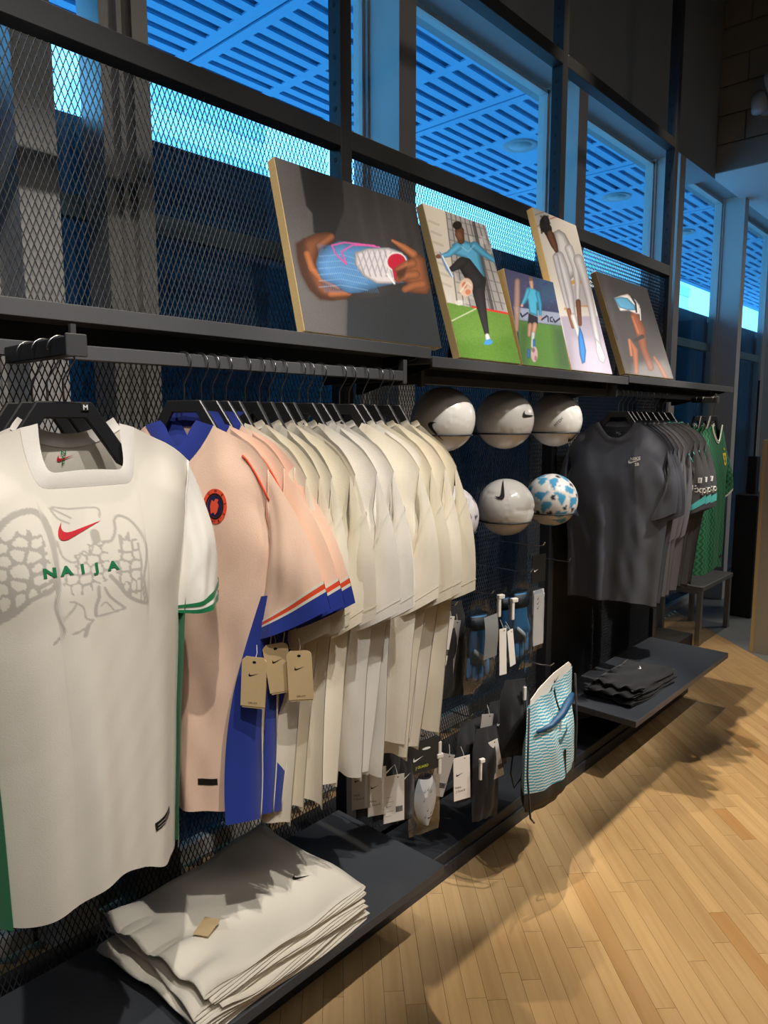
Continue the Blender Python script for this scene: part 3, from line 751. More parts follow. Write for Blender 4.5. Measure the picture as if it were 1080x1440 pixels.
root, inf = make_top('football_shirt', 'white football shirt with pale bird print, red tick and green lettering on a face-out arm', 'shirt', None, (NX, NY, NZ1), 0.0,
    dict(hs=0.205, nw=0.088, slope=0.40, nf=0.090, nb=0.03, pw=14, ah=0.25, bw=0.180, bh=0.152, L=0.745, dep=0.062, nu=74, nv=310, droop=4.0, fold=0.008, dg=0.25, seam=0.0014, sway=0.004, cox=0.052, coz=-0.262, cix=-0.040, ciz=-0.275, sd=0.034, seed=4,
         collar=0.024, collar_mat=c_white, hemc=0.05, snu=24, snv=24, bands=((0.85, 0.905, c_green), (0.945, 1.0, c_green))), m_cloth_col, c_white, naija_tint)
v, f = tf2(TICKM, s=0.069, rot=0.0); cx_, cz_ = crop_to_shirt(478, 272)
on_cloth(inf, tf2(TICKM, (cx_, cz_), 0.070, -0.02), m_red, root, 'tick_print')
for ch, xx, yy in (('N', 268, 540), ('A', 362, 532), ('I', 460, 527), ('J', 552, 526), ('A', 660, 523)):
    p = crop_to_shirt(xx, yy); on_cloth(inf, tf2(text2d(ch, 0.0185, 0.05, 1.3), p), m_green, root, 'letter_print')
lx, lz = -0.008, -0.050
on_cloth(inf, tf2(TICKM, (lx + 0.003, lz), 0.028), m_red, root, 'neck_print', 'b')
for k, ch in enumerate('NFF'): on_cloth(inf, tf2(text2d(ch, 0.0095, 0.02, 1.2), (lx - 0.001, lz + 0.0085 - 0.0085 * k)), m_green, root, 'neck_print', 'b', 0.0018)
# woven tag at hem, green side strip
tg = poly_mesh([[(-0.022, -0.008), (0.022, -0.008), (0.022, 0.008), (-0.022, 0.008)]], 2)
on_cloth(inf, tf2(tg, (0.092, -0.682), 1.0, 0.12), m_ink, root, 'hem_label')
for k in (-1, 1): on_cloth(inf, tf2(poly_mesh([[(-0.018, -0.0012), (0.018, -0.0012), (0.018, 0.0012), (-0.018, 0.0012)]], 1), (0.092, -0.682 + 0.003 * k), 1, 0.12), m_grey_ink, root, 'hem_label', off=0.0036)
sh_ = inf['sheets']['f']; jj = [j for j in range(sh_.shape[0]) if sh_[j, -1, 2] < -0.30]
for sx, col_i in ((1, -1), (-1, 0)):
    g_ = MB(); e_ = sh_[jj][:, col_i]; wd_ = 0.020 * np.linspace(0.05, 1, len(jj))[:, None]
    g_.grid(np.stack([e_ + np.array([-sx, 0, 0]) * wd_ * 0.35 + np.array([0, -0.022, 0]), e_ + np.array([sx, 0, 0]) * wd_ * 0.5 + np.array([0, 0.002, 0]), e_ + np.array([sx, 0, 0]) * wd_ * 0.2 + np.array([0, 0.02, 0])], 1)); g_.build('side_panel', c_green, root, smooth=True)
# two more hangers with tops behind on the same arm (mostly out of frame)
for k, y in enumerate((1.185, 1.245)):
    hanger((0.49, y, 1.728 + 0.0158), 0.04 * (k + 1), ['black hanger directly behind the white top with the bird print', 'black hanger at the back of the arm of the bird print top'][k], 'hangers on the face-out arm beside the peach tops')
sz = MB(); sz.cbox((0, 0, 0), (0.013, 0.015, 0.012)); hm_ = empty('size_marker', (0.49 + 0.030, 1.125, 1.728 + 0.0158 - 0.107), 0, 'small black size clip reading M on the hanger of the bird print top', 'size clip')
sz.build('clip', m_ink, hm_, bevel=0.001); flat_print(text2d('M', 0.011, 0.02), m_white_ink, hm_, 'letter', y=-0.0080)

# ---- the row on the first rail
HOOKX = [.832, .873, .902, .937, .989, 1.029, 1.057, 1.094, 1.149, 1.176, 1.218, 1.285, 1.319, 1.371, 1.427, 1.469]
def crest(info, root, c, s=1.0):
    on_cloth(info, tf2(poly_mesh([ell(0, 0, 0.030, 0.036)], 2), c, s), c_orange, root, 'crest', off=0.0016)
    ringv = MB()
    a_ = ell(0, 0, 0.0225, 0.027, 28); b_ = ell(0, 0, 0.019, 0.023, 28)
    vf = (a_ + b_, [(i, (i + 1) % 28, 28 + (i + 1) % 28, 28 + i) for i in range(28)]); on_cloth(info, tf2(vf, c, s), m_ink, root, 'crest', off=0.0022)
    on_cloth(info, tf2(poly_mesh([ell(0, 0, 0.0185, 0.0225)], 2), c, s), mat('crest_navy', hx('1a1f4a'), 0.6), root, 'crest', off=0.0019)
    lion = [(-.010, -.016), (-.003, -.012), (0, -.018), (.006, -.012), (.004, -.003), (.010, .002), (.006, .008), (.009, .014), (.002, .016), (-.002, .010), (-.008, .013), (-.006, .004), (-.012, 0), (-.006, -.004)]
    on_cloth(info, tf2(poly_mesh([lion], 1), c, s), c_orange, root, 'crest', off=0.0025)
    for k, ch in enumerate('CHELSEA'):
        an = math.radians(125 - k * 38); on_cloth(info, tf2(text2d(ch, 0.0075, 0.02), (c[0] + 0.026 * s * math.cos(an), c[1] + 0.0315 * s * math.sin(an)), s, an - math.pi / 2), m_ink, root, 'crest', off=0.0024)
    for k in range(3):
        an = math.radians(-50 - k * 40); on_cloth(info, tf2(text2d('F' if k == 1 else '*', 0.0075), (c[0] + 0.026 * s * math.cos(an), c[1] + 0.0315 * s * math.sin(an)), s, an + math.pi / 2), m_ink, root, 'crest', off=0.0024)
def kraft_tag(loc, rz, tilt, lab, grp, w=0.052, h=0.105, m=None, text=None):
    t = empty('hang_tag', loc, rz, lab, 'tag', grp); t.rotation_euler = (tilt[0], tilt[1], rz)
    b = MB(); c = 0.008
    b.prism([(-w / 2, -h), (w / 2, -h), (w / 2, -c), (w / 2 - c, 0), (-w / 2 + c, 0), (-w / 2, -c)], -0.0006, 0.0006); b.build('card', m or m_tagk, t)
    b = MB(); b.box((-w / 2 + 0.003, 0.0007, -h - 0.004), (w / 2 - 0.002, 0.0016, -0.004)); b.build('back_card', m or m_tagk, t)
    flat_print(tf2(TICKM, (0.0, -h * 0.36), 0.022), m_ink, t, 'tick_print', -0.0009)
    flat_print((ell(0, -0.011, 0.004, 0.003, 10), [tuple(range(10))]), m_ink, t, 'eyelet', -0.0009)
    if text: flat_print(tf2(text2d(text, 0.006), (0.0, -h + 0.007)), m_ink, t, 'lettering', -0.0009)
    s_ = MB(); s_.tube([(0, 0, -0.011), (0.003, 0.006, 0.006), (0.0, 0.012, 0.022)], 0.0007, 4); s_.build('string', m_tagw, t)
    return t
PEACH = dict(hs=0.205, nw=0.085, slope=0.50, nf=0.085, nb=0.0, pw=1.5, ah=0.27, bw=0.215, bh=0.165, L=0.845, dep=0.014, fold=0.010, sway=0.008, cox=0.135, coz=-0.275, cix=-0.045, ciz=-0.360, sd=0.017, collar=0.040, collar_mat=c_royal, nu=12,
             bands=((0.795, 0.815, c_offw), (0.815, 0.85, c_orange), (0.85, 0.872, c_offw), (0.872, 1.0, c_royal)))
rg = random.Random(11)
TILT = math.radians(-90)
plab = ['peach football shirt with royal blue collar and round orange crest, first on the rail', 'peach football shirt with blue cuffs hanging second behind the crested one', 'peach football shirt with blue cuffs hanging next to the cream tees']
wl = {'cream': c_cream, 'white': c_white, 'ivory': c_ivory}
order = ['cream', 'cream', 'ivory', 'cream', 'ivory', 'white', 'white', 'white', 'ivory', 'white', 'cream', 'ivory', 'cream']
ordw = ['first', 'second', 'third', 'fourth', 'fifth', 'sixth', 'seventh', 'eighth', 'ninth', 'tenth', 'eleventh', 'twelfth', 'thirteenth']
for i, x in enumerate(HOOKX):
    peach = i < 3
    rz = TILT + (math.radians(19) if peach else math.radians(rg.uniform(3, 19)))
    hg = ('black hanger of the %s peach football shirt on the rail' % ordw[i]) if peach else 'black hanger of the %s plain tee after the peach shirts' % ordw[i - 3]
    hanger((x, 1.33, HZ), rz, hg, 'hangers on the rail of peach and cream tops')
    if peach:
        P = dict(PEACH); P['seed'] = 20 + i
        if i == 0: P.update(dep=0.022, nu=16, nv=44, fold=0.014, snu=14, snv=18)
        root, inf = make_top('football_shirt', plab[i], 'shirt', 'peach football shirts', (x, 1.33 + 0.0, NZ), rz, P, c_peach)
        g = inf['g']; zs = inf['zs']
        if i == 0:
            crest(inf, root, (0.095, -0.165), 1.0)
            on_cloth(inf, tf2(tg, (0.06, -0.765), 0.9, 0.0), m_ink, root, 'hem_label')
            for k, ch in enumerate('LON'): on_cloth(inf, tf2(text2d(ch, 0.011, 0.01), (-0.045 + 0.012 * k, -0.055)), m_ink, root, 'neck_print', 'b', 0.002)
        # orange shoulder piping on the sleeve head, blue side panel with white edge
        sg = inf['sl'][1]
        pp = MB(); pp.tube([(g['hs'] - 0.055 + 0.058 * k / 6, -0.012 + 0.004 * k / 6, zs + 0.028 - 0.030 * k / 6 - 0.06 * (k / 6) ** 1.5) for k in range(7)], 0.0022, 6); pp.build('piping', c_orange, root, smooth=True)
        for sx, ci in ((1, -1), (-1, 0)):
            e_ = inf['sheets']['f'][:, ci]; j0 = int(len(e_) * 0.42); e_ = e_[j0:]; n_ = len(e_); wv = (0.010 + 0.052 * np.sin(np.linspace(0.0, 2.2, n_)) ** 1.0)[:, None]
            wob = 0.006 * np.sin(np.linspace(0, 9, n_) + i)[:, None]
            fr_ = e_ + np.array([-sx, 0, 0]) * wv + np.array([0, -1, 0]) * (0.030 + 0.026 * np.linspace(0, 1, n_)[:, None]); ed = e_ + np.array([sx * 0.003, 0, 0]) + np.array([0, -0.006, 0]) + np.array([0, 1, 0]) * wob
            bk = e_ + np.array([-sx, 0, 0]) * wv * 0.6 + np.array([0, 0.014, 0])
            pm = MB(); pm.grid(np.stack([fr_, (fr_ + ed) / 2 + np.array([0, -0.003, 0]), ed, bk], 1)); so_ = pm.build('side_panel', c_royal, root, smooth=True)
            tb = MB(); tb.tube([tuple(p + np.array([0, -0.0015, 0])) for p in ed], 0.0016, 5); tb.build('white_edge', c_offw, so_, smooth=True)
            tb = MB(); tb.grid(np.stack([fr_[-3:-1] + np.array([0, -0.0015, 0.008]), ed[-3:-1] + np.array([0, -0.0015, 0.008])], 1) * np.array([1, 1, 1])); 
    else:
        k = i - 3; cname = order[k]
        P = dict(hs=0.222, nw=0.092, slope=0.62, nf=0.075, nb=0.02, pw=2.2, ah=0.30, bw=0.235, bh=0.165 + rg.uniform(-.02, .03), L=0.86 + rg.uniform(-0.03, 0.03), dep=0.013, fold=0.015, sway=0.014, cox=0.058 + rg.uniform(-.012, .012), coz=-0.320, cix=-0.10 + rg.uniform(-.02, .01), ciz=-0.395 + rg.uniform(-.015, .015), sd=0.016, seed=40 + k, nu=11,
                 seam=0, bands=((0.25, 0.275, wl[cname]), (0.90, 0.91, wl[cname])))
        lab = 'plain %s short sleeve tee, %s after the peach football shirts' % (cname, ordw[k])
        root, inf = make_top('tee_shirt', lab, 'tee', 'plain cream and white tees', (x, 1.33, NZ), rz, P, wl[cname])
for k, (u, v_, Y, rz) in enumerate(((358, 924, 1.135, -0.95), (420, 915, 1.085, -0.8), (386, 905, 1.13, -0.7))):
    X_, Z_ = px_to(u, v_, Y)
    kraft_tag((X_, Y, Z_), rz, (0.0, 0.06 - 0.1 * k), ['kraft paper hang tag with tick on the first peach shirt', 'kraft paper hang tag with tick beside the cream tees', 'kraft paper hang tag half hidden between the peach shirts'][k], 'kraft tags of the peach shirts', text='DRI-FIT' if k < 2 else None)

# ---- far rail: charcoal, slate, dark grey with teal
HR = [3.03, 3.075, 3.125, 3.175, 3.225, 3.30, 3.37, 3.44, 3.53]
DK = [('charcoal', c_char), ('charcoal', c_char), ('charcoal', c_char), ('slate grey', c_slate), ('slate grey', c_slate), ('slate grey', c_slate), ('dark', c_dkgrey), ('dark', c_dkgrey), ('dark', c_dkgrey)]
dlab = ['charcoal tee with white chest logo, first on its rail', 'plain charcoal tee behind the one with the chest logo', 'third charcoal tee before the slate ones', 'slate grey long sleeved top next to the charcoal tees', 'slate grey top with small cuff tick between other slate tops',
        'slate grey top beside the dark shirts with teal cuffs', 'dark grey football shirt with teal cuff beside the slate tops', 'dark grey football shirt with teal cuff between two like it', 'dark grey football shirt with teal cuff nearest the green tops']
for i, x in enumerate(HR):
    rz = TILT + math.radians([10, 4, 2, 3, 5, 4, 2, 2, 0][i])
    hanger((x, 1.37, HZ), rz, 'black hanger of the %s dark top on the charcoal rail' % ordw[i], 'hangers on the charcoal rail')
    nm, fab = DK[i]
    P = dict(hs=0.215, nw=0.100, slope=0.70, nf=0.088, nb=0.012, pw=2.3, ah=0.29, bw=0.235, bh=0.185, L=0.80, dep=0.013, fold=0.012, sway=0.010, seam=0, cox=0.055, coz=-0.285, cix=-0.085, ciz=-0.345, sd=0.017, seed=70 + i, nu=11, collar=0.024, bands=((0.20, 0.225, fab), (0.92, 0.93, fab)))
    if i == 0: P.update(dep=0.020, nu=18, nv=46, fold=0.013, hs=0.215, bh=0.20, coz=-0.27, cox=0.045, cix=-0.085, ciz=-0.32)
    if 3 <= i <= 5: P.update(coz=-0.40, ciz=-0.47, cox=0.0, L=0.78, bands=((0.93, 0.935, fab),))
    if i >= 6: P.update(slope=0.5, coz=-0.30, ciz=-0.36, cox=0.06, cix=-0.06, bands=((0.80, 0.92, c_teal), (0.945, 1.0, c_dkgrey)), collar_stripes=((0.006, 0.010, c_teal),), L=0.77)
    root, inf = make_top('football_shirt' if i >= 6 else 'tee_shirt', dlab[i], 'shirt' if i >= 6 else 'tee', 'dark tops on the far rail', (x, 1.37, NZ), rz, P, fab)
    if i == 0:
        c = (0.085, -0.165); on_cloth(inf, tf2(TICKM, c, 0.052, 0.0), m_white_ink, root, 'chest_logo')
        on_cloth(inf, tf2(text2d('NIKE', 0.019, 0.02, 1.05), (c[0] + 0.004, c[1] + 0.012), 1.0, 0.12), m_white_ink, root, 'chest_logo')
        on_cloth(inf, tf2(text2d('SB', 0.018, 0.02), (c[0] + 0.012, c[1] - 0.012), 1.0, 0.12), m_white_ink, root, 'chest_logo')
        on_cloth(inf, tf2(TICKM, (0.0, -0.040), 0.022), m_white_ink, root, 'neck_print', 'b', 0.002)
        on_cloth(inf, tf2(text2d('SB', 0.012, 0.01), (0.004, -0.048)), m_white_ink, root, 'neck_print', 'b', 0.002)
    if i == 5: on_cloth(inf, tf2(TICKM, (0.185, inf['zs'] - 0.375), 0.022), m_ink, root, 'cuff_tick', 1)
    if i >= 6:
        g = inf['g']; xs_ = g['hs'] + 0.5 * (g['cox'] + g['cix']) + 0.022; zz = inf['zs'] - 0.215
        on_cloth(inf, tf2(text2d('Exp', 0.045, 0.02), (xs_ + 0.012, zz), 1, -0.06), m_white_ink, inf['sl'][1], 'sleeve_lettering', 1)
        on_cloth(inf, tf2(poly_mesh([[(-0.008, -0.012), (0.008, -0.012), (0.008, 0.012), (-0.008, 0.012)]], 1), (xs_ + 0.014, zz + 0.042)), m_white_ink, inf['sl'][1], 'sleeve_logo', 1)
        on_cloth(inf, tf2(text2d('1', 0.020, 0.01), (xs_ + 0.014, zz + 0.042)), m_ink, inf['sl'][1], 'sleeve_logo', 1, 0.002)
        pp = MB(); pp.tube([(g['hs'] - 0.10 + 0.10 * k / 8, -0.016 + 0.004 * k / 8, inf['zs'] + 0.048 - 0.055 * k / 8 - 0.085 * (k / 8) ** 1.5) for k in range(9)], 0.0020, 6); pp.build('piping', c_teal, root, smooth=True)

# ---- green patterned shirts on the second face-out arm
mg = bpy.data.materials.new('green_wave_knit'); mg.use_nodes = True
nt = mg.node_tree; N = nt.nodes; L = nt.links; b = N['Principled BSDF']
tc = N.new('ShaderNodeTexCoord'); sx_ = N.new('ShaderNodeSeparateXYZ'); L.new(tc.outputs['Object'], sx_.inputs[0])
def mth(op, a, b_=None, c_=None):
    m = N.new('ShaderNodeMath'); m.operation = op
    for k, q in enumerate((a, b_, c_)):
        if q is None: continue
        if isinstance(q, (int, float)): m.inputs[k].default_value = q
        else: L.new(q, m.inputs[k])
    return m.outputs[0]
zz_ = mth('ADD', mth('MULTIPLY', sx_.outputs['Z'], 190.0), 0.0)
xx_ = mth('MULTIPLY', sx_.outputs['X'], 235.0)
wv = mth('SINE', mth('ADD', xx_, mth('MULTIPLY', mth('SINE', zz_), 1.7)))
rp = N.new('ShaderNodeValToRGB'); rp.color_ramp.elements[0].position = 0.42; rp.color_ramp.elements[0].color = (*rgb(8, 66, 40), 1); rp.color_ramp.elements[1].position = 0.58; rp.color_ramp.elements[1].color = (*rgb(28, 108, 70), 1)
L.new(mth('MULTIPLY_ADD', wv, 0.5, 0.5), rp.inputs[0]); L.new(rp.outputs[0], b.inputs['Base Color']); b.inputs['Roughness'].default_value = 0.75
for k, (y, rz) in enumerate(((1.25, 0.0), (1.30, 0.05), (1.335, 0.08))):
    hanger((3.905, y, 1.727 + 0.0158), rz, ['black hanger of the outermost green patterned shirt', 'black hanger of the middle green patterned shirt', 'black hanger of the innermost green patterned shirt'][k], 'hangers of the green shirts')
    P = dict(hs=0.205, nw=0.088, slope=0.42, nf=0.095, nb=0.025, pw=1.7, ah=0.27, bw=0.225, bh=0.215, L=0.765, dep=0.03 if k == 0 else 0.010, fold=0.008, sway=0.006, cox=0.12, coz=-0.245, cix=-0.02, ciz=-0.32, sd=0.030 if k == 0 else 0.012, seed=90 + k, collar=0.018, collar_mat=mg, nu=12,
             bands=((0.945, 0.965, c_offw), (0.98, 1.0, c_offw)), collar_stripes=((0.000, 0.006, c_offw), (0.010, 0.016, c_offw)))
    root, inf = make_top('football_shirt', ['green wave patterned football shirt with white neck stripes and yellow crest', 'green wave patterned football shirt hanging just behind the crested one', 'green wave patterned football shirt hanging innermost on its arm'][k], 'shirt', 'green patterned shirts', (3.905, y, NZ - 0.012), rz, P, mg)
    if k == 0:
        yel = mat('yellow_crest', hx('d8b52a'), 0.6)
        on_cloth(inf, tf2(poly_mesh([[(-0.026, 0.03), (0.026, 0.03), (0.028, 0.0), (0.018, -0.028), (0, -0.038), (-0.018, -0.028), (-0.028, 0.0)]], 2), (0.085, -0.175)), yel, root, 'crest', off=0.002)
        on_cloth(inf, tf2(poly_mesh([[(-0.015, 0.02), (0.004, 0.012), (0.014, 0.022), (0.010, -0.004), (0.016, -0.014), (0, -0.024), (-0.014, -0.012), (-0.004, 0.0)]], 1), (0.085, -0.175)), m_green, root, 'crest', off=0.003)
        on_cloth(inf, (star(0.085, -0.125, 0.011), [tuple(range(10))]), yel, root, 'crest_star', off=0.003)
        on_cloth(inf, tf2(tg, (0.10, -0.70), 0.9), m_ink, root, 'hem_label')

# ================================================================== FOOTBALLS
def ico(n=5):
    bm = bmesh.new(); bmesh.ops.create_icosphere(bm, subdivisions=n, radius=1.0)
    v = np.array([x.co[:] for x in bm.verts]); f = [tuple(x.index for x in q.verts) for q in bm.faces]; bm.free(); return v, f
IV, IF = ico(5)
gr = (1 + 5 ** 0.5) / 2
ICOS = np.array([(0, s1, s2 * gr) for s1 in (-1, 1) for s2 in (-1, 1)] + [(s1, s2 * gr, 0) for s1 in (-1, 1) for s2 in (-1, 1)] + [(s2 * gr, 0, s1) for s1 in (-1, 1) for s2 in (-1, 1)]) / math.sqrt(1 + gr * gr)
m_ball = mat('white_ball_skin', hx('dedbd6'), 0.22, 0, 0.03, 9, 0.02, 60, coat=0.4)
m_ballc = mat('patterned_ball_skin', (0.8, 0.8, 0.8), 0.3, attr=True, coat=0.25)
def ball_mesh(seed, dent=None, pattern=None, facet=0.35):
    q = Euler((seed * 1.3, seed * 0.7, seed * 2.1)).to_matrix(); C = ICOS @ np.array(q).T
    d = IV @ C.T; ds = np.sort(d, axis=1); gap = ds[:, -1] - ds[:, -2]
    r = 1 - 0.028 * np.exp(-(gap / 0.012) ** 2)
    r *= 1 + facet * 0.055 * (1 / np.clip(ds[:, -1], 0.8, 1) - 1.13)   # slightly slack, facetted panels
    if dent is not None:
        dd = np.array(dent) / np.linalg.norm(dent); c = IV @ dd; r *= 1 - 0.10 * np.exp(-((1 - c) / 0.05) ** 1.3) - 0.04 * np.exp(-((IV @ np.array([dd[2], dd[0], dd[1]])) / 0.05) ** 2) * (c > 0.75)
    V = IV * (r * 0.11)[:, None]
    b = MB(); b.v = [tuple(p) for p in V]; b.f = list(IF); cols = None
    if pattern:
        base, c1, c2 = pattern; base = np.array([*base, 1]); c1 = np.array([*c1, 1]); c2 = np.array([*c2, 1])
        cols = np.tile(base, (len(IV), 1)); near = np.argmax(d, axis=1)
        ax = C[near]; ref = np.cross(ax, [0.31, 0.22, 0.92]); ref /= np.linalg.norm(ref, axis=1)[:, None]; w2 = np.cross(ax, ref)
        an = np.arctan2((IV * w2).sum(1), (IV * ref).sum(1)); rad = np.arccos(np.clip(ds[:, -1], -1, 1))
        m1 = (np.cos(an * 3 + np.sin(rad * 8) * 0.8) > 0.15) & (rad > 0.20) & (rad < 0.56) & (near % 5 != 1); m2 = (np.cos(an * 3 + 0.4) < -0.80) & (rad > 0.26) & (rad < 0.44) & (near % 3 != 0)
        cols[m1] = c1; cols[m2] = c2; cols[gap < 0.02] = base * 0.8
    return b.mesh('ball_skin', m_ballc if pattern else m_ball, smooth=True, recalc=False, cols=cols)
def on_ball(vf, parent, m, dirv, roll, s, name='tick_print'):
    n_ = Vector(dirv).normalized(); u = Vector((0, 0, 1)).cross(n_).normalized(); w_ = n_.cross(u)
    ca, sa = math.cos(roll), math.sin(roll); out = []
    for x, y in vf[0]:
        x, y = x * s, y * s; a, b_ = x * ca - y * sa, x * sa + y * ca
        out.append((n_ + (u * a + w_ * b_) / 0.11).normalized() * 0.1128)
    b = MB(); b.add(out, vf[1]); return b.build(name, m, parent, recalc=False)
def ball(x, z, me, lab, ticks=(), Y=1.49):
    t = empty('football', (x, Y, z), 0, lab, 'ball', 'footballs on the mesh')
    inst('ball_skin', me, t)
    for dv_, roll, s in ticks: on_ball(TICKM, t, m_ink, dv_, roll, s)
    h = empty('ball_cradle', (x, Y, z - 0.052), 0, 'black wire ring holding the ' + lab, 'wire holder', 'ball holders')
    r_ = MB(); r_.tube([(0.1005 * math.cos(k * math.pi / 18), 0.1005 * math.sin(k * math.pi / 18), 0) for k in range(36)], 0.003, 6, closed=True); r_.build('ring', m_black, h, smooth=True)
    r_ = MB(); r_.box((-0.012, 0.100, -0.006), (0.012, YM - Y - 0.002, 0.004)); r_.build('arm', m_black, h)
    r_ = MB(); r_.box((-0.03, YM - Y - 0.008, -0.02), (0.03, YM - Y - 0.003, 0.02)); r_.build('back_plate', m_black, h)
    return t
Z1, Z2 = 1.622, 1.288
bA, bB, bC = ball_mesh(1, facet=0.9), ball_mesh(2, facet=0.6), ball_mesh(4, facet=0.6)
ball(1.925, Z1, bA, 'plain white football beside the cream tees in the upper row', (((-0.82, -0.38, -0.40), -1.25, 0.085),))
b2 = ball(2.305, Z1, bB, 'plain white football between two others in the upper row', (((-0.05, -0.95, 0.12), -0.30, 0.070),))
b3 = ball(2.69, Z1, bC, 'plain white football at the far end of the upper row', (((0.06, -0.82, -0.50), 0.95, 0.095),))
on_ball(text2d('PITCH', 0.016), b3, m_ink, (-0.80, -0.58, -0.08), 0.85, 1.0, 'lettering')
ball(2.325, Z2, ball_mesh(5, dent=(0.05, -0.97, -0.05)), 'dented white football below the middle ball', (((-0.62, -0.28, 0.72), 1.35, 0.105),))
ball(2.675, Z2, ball_mesh(3, pattern=(rgb(222, 218, 214), rgb(70, 150, 190), rgb(45, 45, 50)), facet=0.1), 'white football with blue and black patches')
ball(1.955, Z2, ball_mesh(6, pattern=(rgb(222, 218, 222), rgb(120, 90, 170), rgb(50, 40, 60)), facet=0.1), 'white football with purple patches half behind the cream tees')

# ================================================================== PICTURES ON THE SHELF
class Paint:
    def __init__(s, nx, ny, quad, bg):
        # quad: where the picture's corners (TL, TR, BR, BL) lie in the sketch coordinates used for drawing it
        A_, B_ = [], []
        for (x, y), (u, v) in zip([(0, 0), (1, 0), (1, 1), (0, 1)], quad):
            A_.append([x, y, 1, 0, 0, 0, -u * x, -u * y]); B_.append(u); A_.append([0, 0, 0, x, y, 1, -v * x, -v * y]); B_.append(v)
        h = np.linalg.solve(np.array(A_, float), np.array(B_, float))
        gx, gy = np.meshgrid(np.linspace(0, 1, nx), np.linspace(0, 1, ny)); w_ = h[6] * gx + h[7] * gy + 1
        s.gx, s.gy = gx, gy; s.px = (h[0] * gx + h[1] * gy + h[2]) / w_; s.py = (h[3] * gx + h[4] * gy + h[5]) / w_
        s.im = np.tile(np.array(bg, float), (ny, nx, 1)); s.rng = np.random.RandomState(3)
    def mix(s, m, c):
        c = np.array(c, float); m = np.clip(m, 0, 1)[..., None]; s.im = s.im * (1 - m) + c * m
    def poly(s, P, c, a=1.0, soft=3.0, shade=0.0):
        ins = inside(s.px, s.py, P); d = line_d(s.px, s.py, P + [P[0]]); sd = np.where(ins, d, -d)
        m = np.clip(sd / soft + 0.5, 0, 1) * a
        if shade:
            k = np.clip(d / (shade), 0, 1)[..., None]; col = np.array(c, float) * (0.55 + 0.45 * k ** 0.7)
            m_ = m[..., None]; s.im = s.im * (1 - m_) + col * m_
        else: s.mix(m, c)
    def limb(s, pts, rs, c, a=1.0, soft=3.0, shade=0.5):
        best = np.full(s.px.shape, 1e9); rad = np.ones(s.px.shape)
        for i in range(len(pts) - 1):
            (ax, ay), (bx, by) = pts[i], pts[i + 1]; dx, dy = bx - ax, by - ay
            t = np.clip(((s.px - ax) * dx + (s.py - ay) * dy) / (dx * dx + dy * dy), 0, 1); r = rs[i] + (rs[i + 1] - rs[i]) * t
            d = np.hypot(s.px - ax - t * dx, s.py - ay - t * dy) - r; q = d < best; best = np.where(q, d, best); rad = np.where(q, r, rad)
        k = np.clip(-best / rad, 0, 1)[..., None]; col = np.array(c, float) * (1 - shade + shade * (0.25 + 0.85 * k ** 0.6)); m = (np.clip(0.5 - best / soft, 0, 1) * a)[..., None]
        s.im = s.im * (1 - m) + col * m
    def line(s, pts, w_, c, a=1.0, soft=2.5): s.mix(np.clip((w_ - line_d(s.px, s.py, pts)) / soft + 0.5, 0, 1) * a, c)
    def ell(s, cx, cy, rx, ry, c, a=1.0, soft=0.12): s.mix(np.clip((1 - np.hypot((s.px - cx) / rx, (s.py - cy) / ry)) / soft + 0.5, 0, 1) * a, c)
    def grain(s, amp, k=1):
        n_ = s.rng.randn(s.im.shape[0] // k + 1, s.im.shape[1] // k + 1); n_ = np.kron(n_, np.ones((k, k)))[:s.im.shape[0], :s.im.shape[1]]; return n_[..., None] * amp
    def colours(s):
        c = np.clip(s.im, 0, 255) / 255.0; c = np.where(c <= 0.04045, c / 12.92, ((c + 0.055) / 1.055) ** 2.4)
        return np.concatenate([c, np.ones(c.shape[:2] + (1,))], -1).reshape(-1, 4)
def canvas(pt, x0, w_, h_, zt, dy, lab, yb=1.333):
    al = math.asin(dy / h_); th = 0.028
    t = empty('canvas_picture', (x0 + w_ / 2, yb + th * math.cos(al), zt + 0.0005), 0, lab, 'picture', 'pictures leaning on the shelf'); t.rotation_euler = (-al, 0, 0)
    b = MB(); b.box((-w_ / 2, -th, 0), (w_ / 2, 0, h_)); b.build('stretcher', m_wood_edge, t, bevel=0.001)
    P = np.stack([(pt.gx - 0.5) * (w_ - 0.001), np.full(pt.gx.shape, -th - 0.0009), h_ * (1 - pt.gy) * 0.998 + 0.0005], -1)
    g_ = MB(); g_.grid(P, False); g_.build('print', m_cards, t, recalc=False, cols=pt.colours())
    e = MB(); e.add([(-0.012, 0.001, h_ * 0.62), (0.012, 0.001, h_ * 0.62), (0.012, dy * 0.62 + 0.06, 0.02), (-0.012, dy * 0.62 + 0.06, 0.02), (-0.012, 0.004, h_ * 0.62), (0.012, 0.004, h_ * 0.62), (0.012, dy * 0.62 + 0.064, 0.02), (-0.012, dy * 0.62 + 0.064, 0.02)],
                    [(0, 1, 2, 3), (4, 5, 6, 7), (0, 1, 5, 4), (1, 2, 6, 5), (2, 3, 7, 6), (3, 0, 4, 7)]); e.build('easel_back', m_black, t)
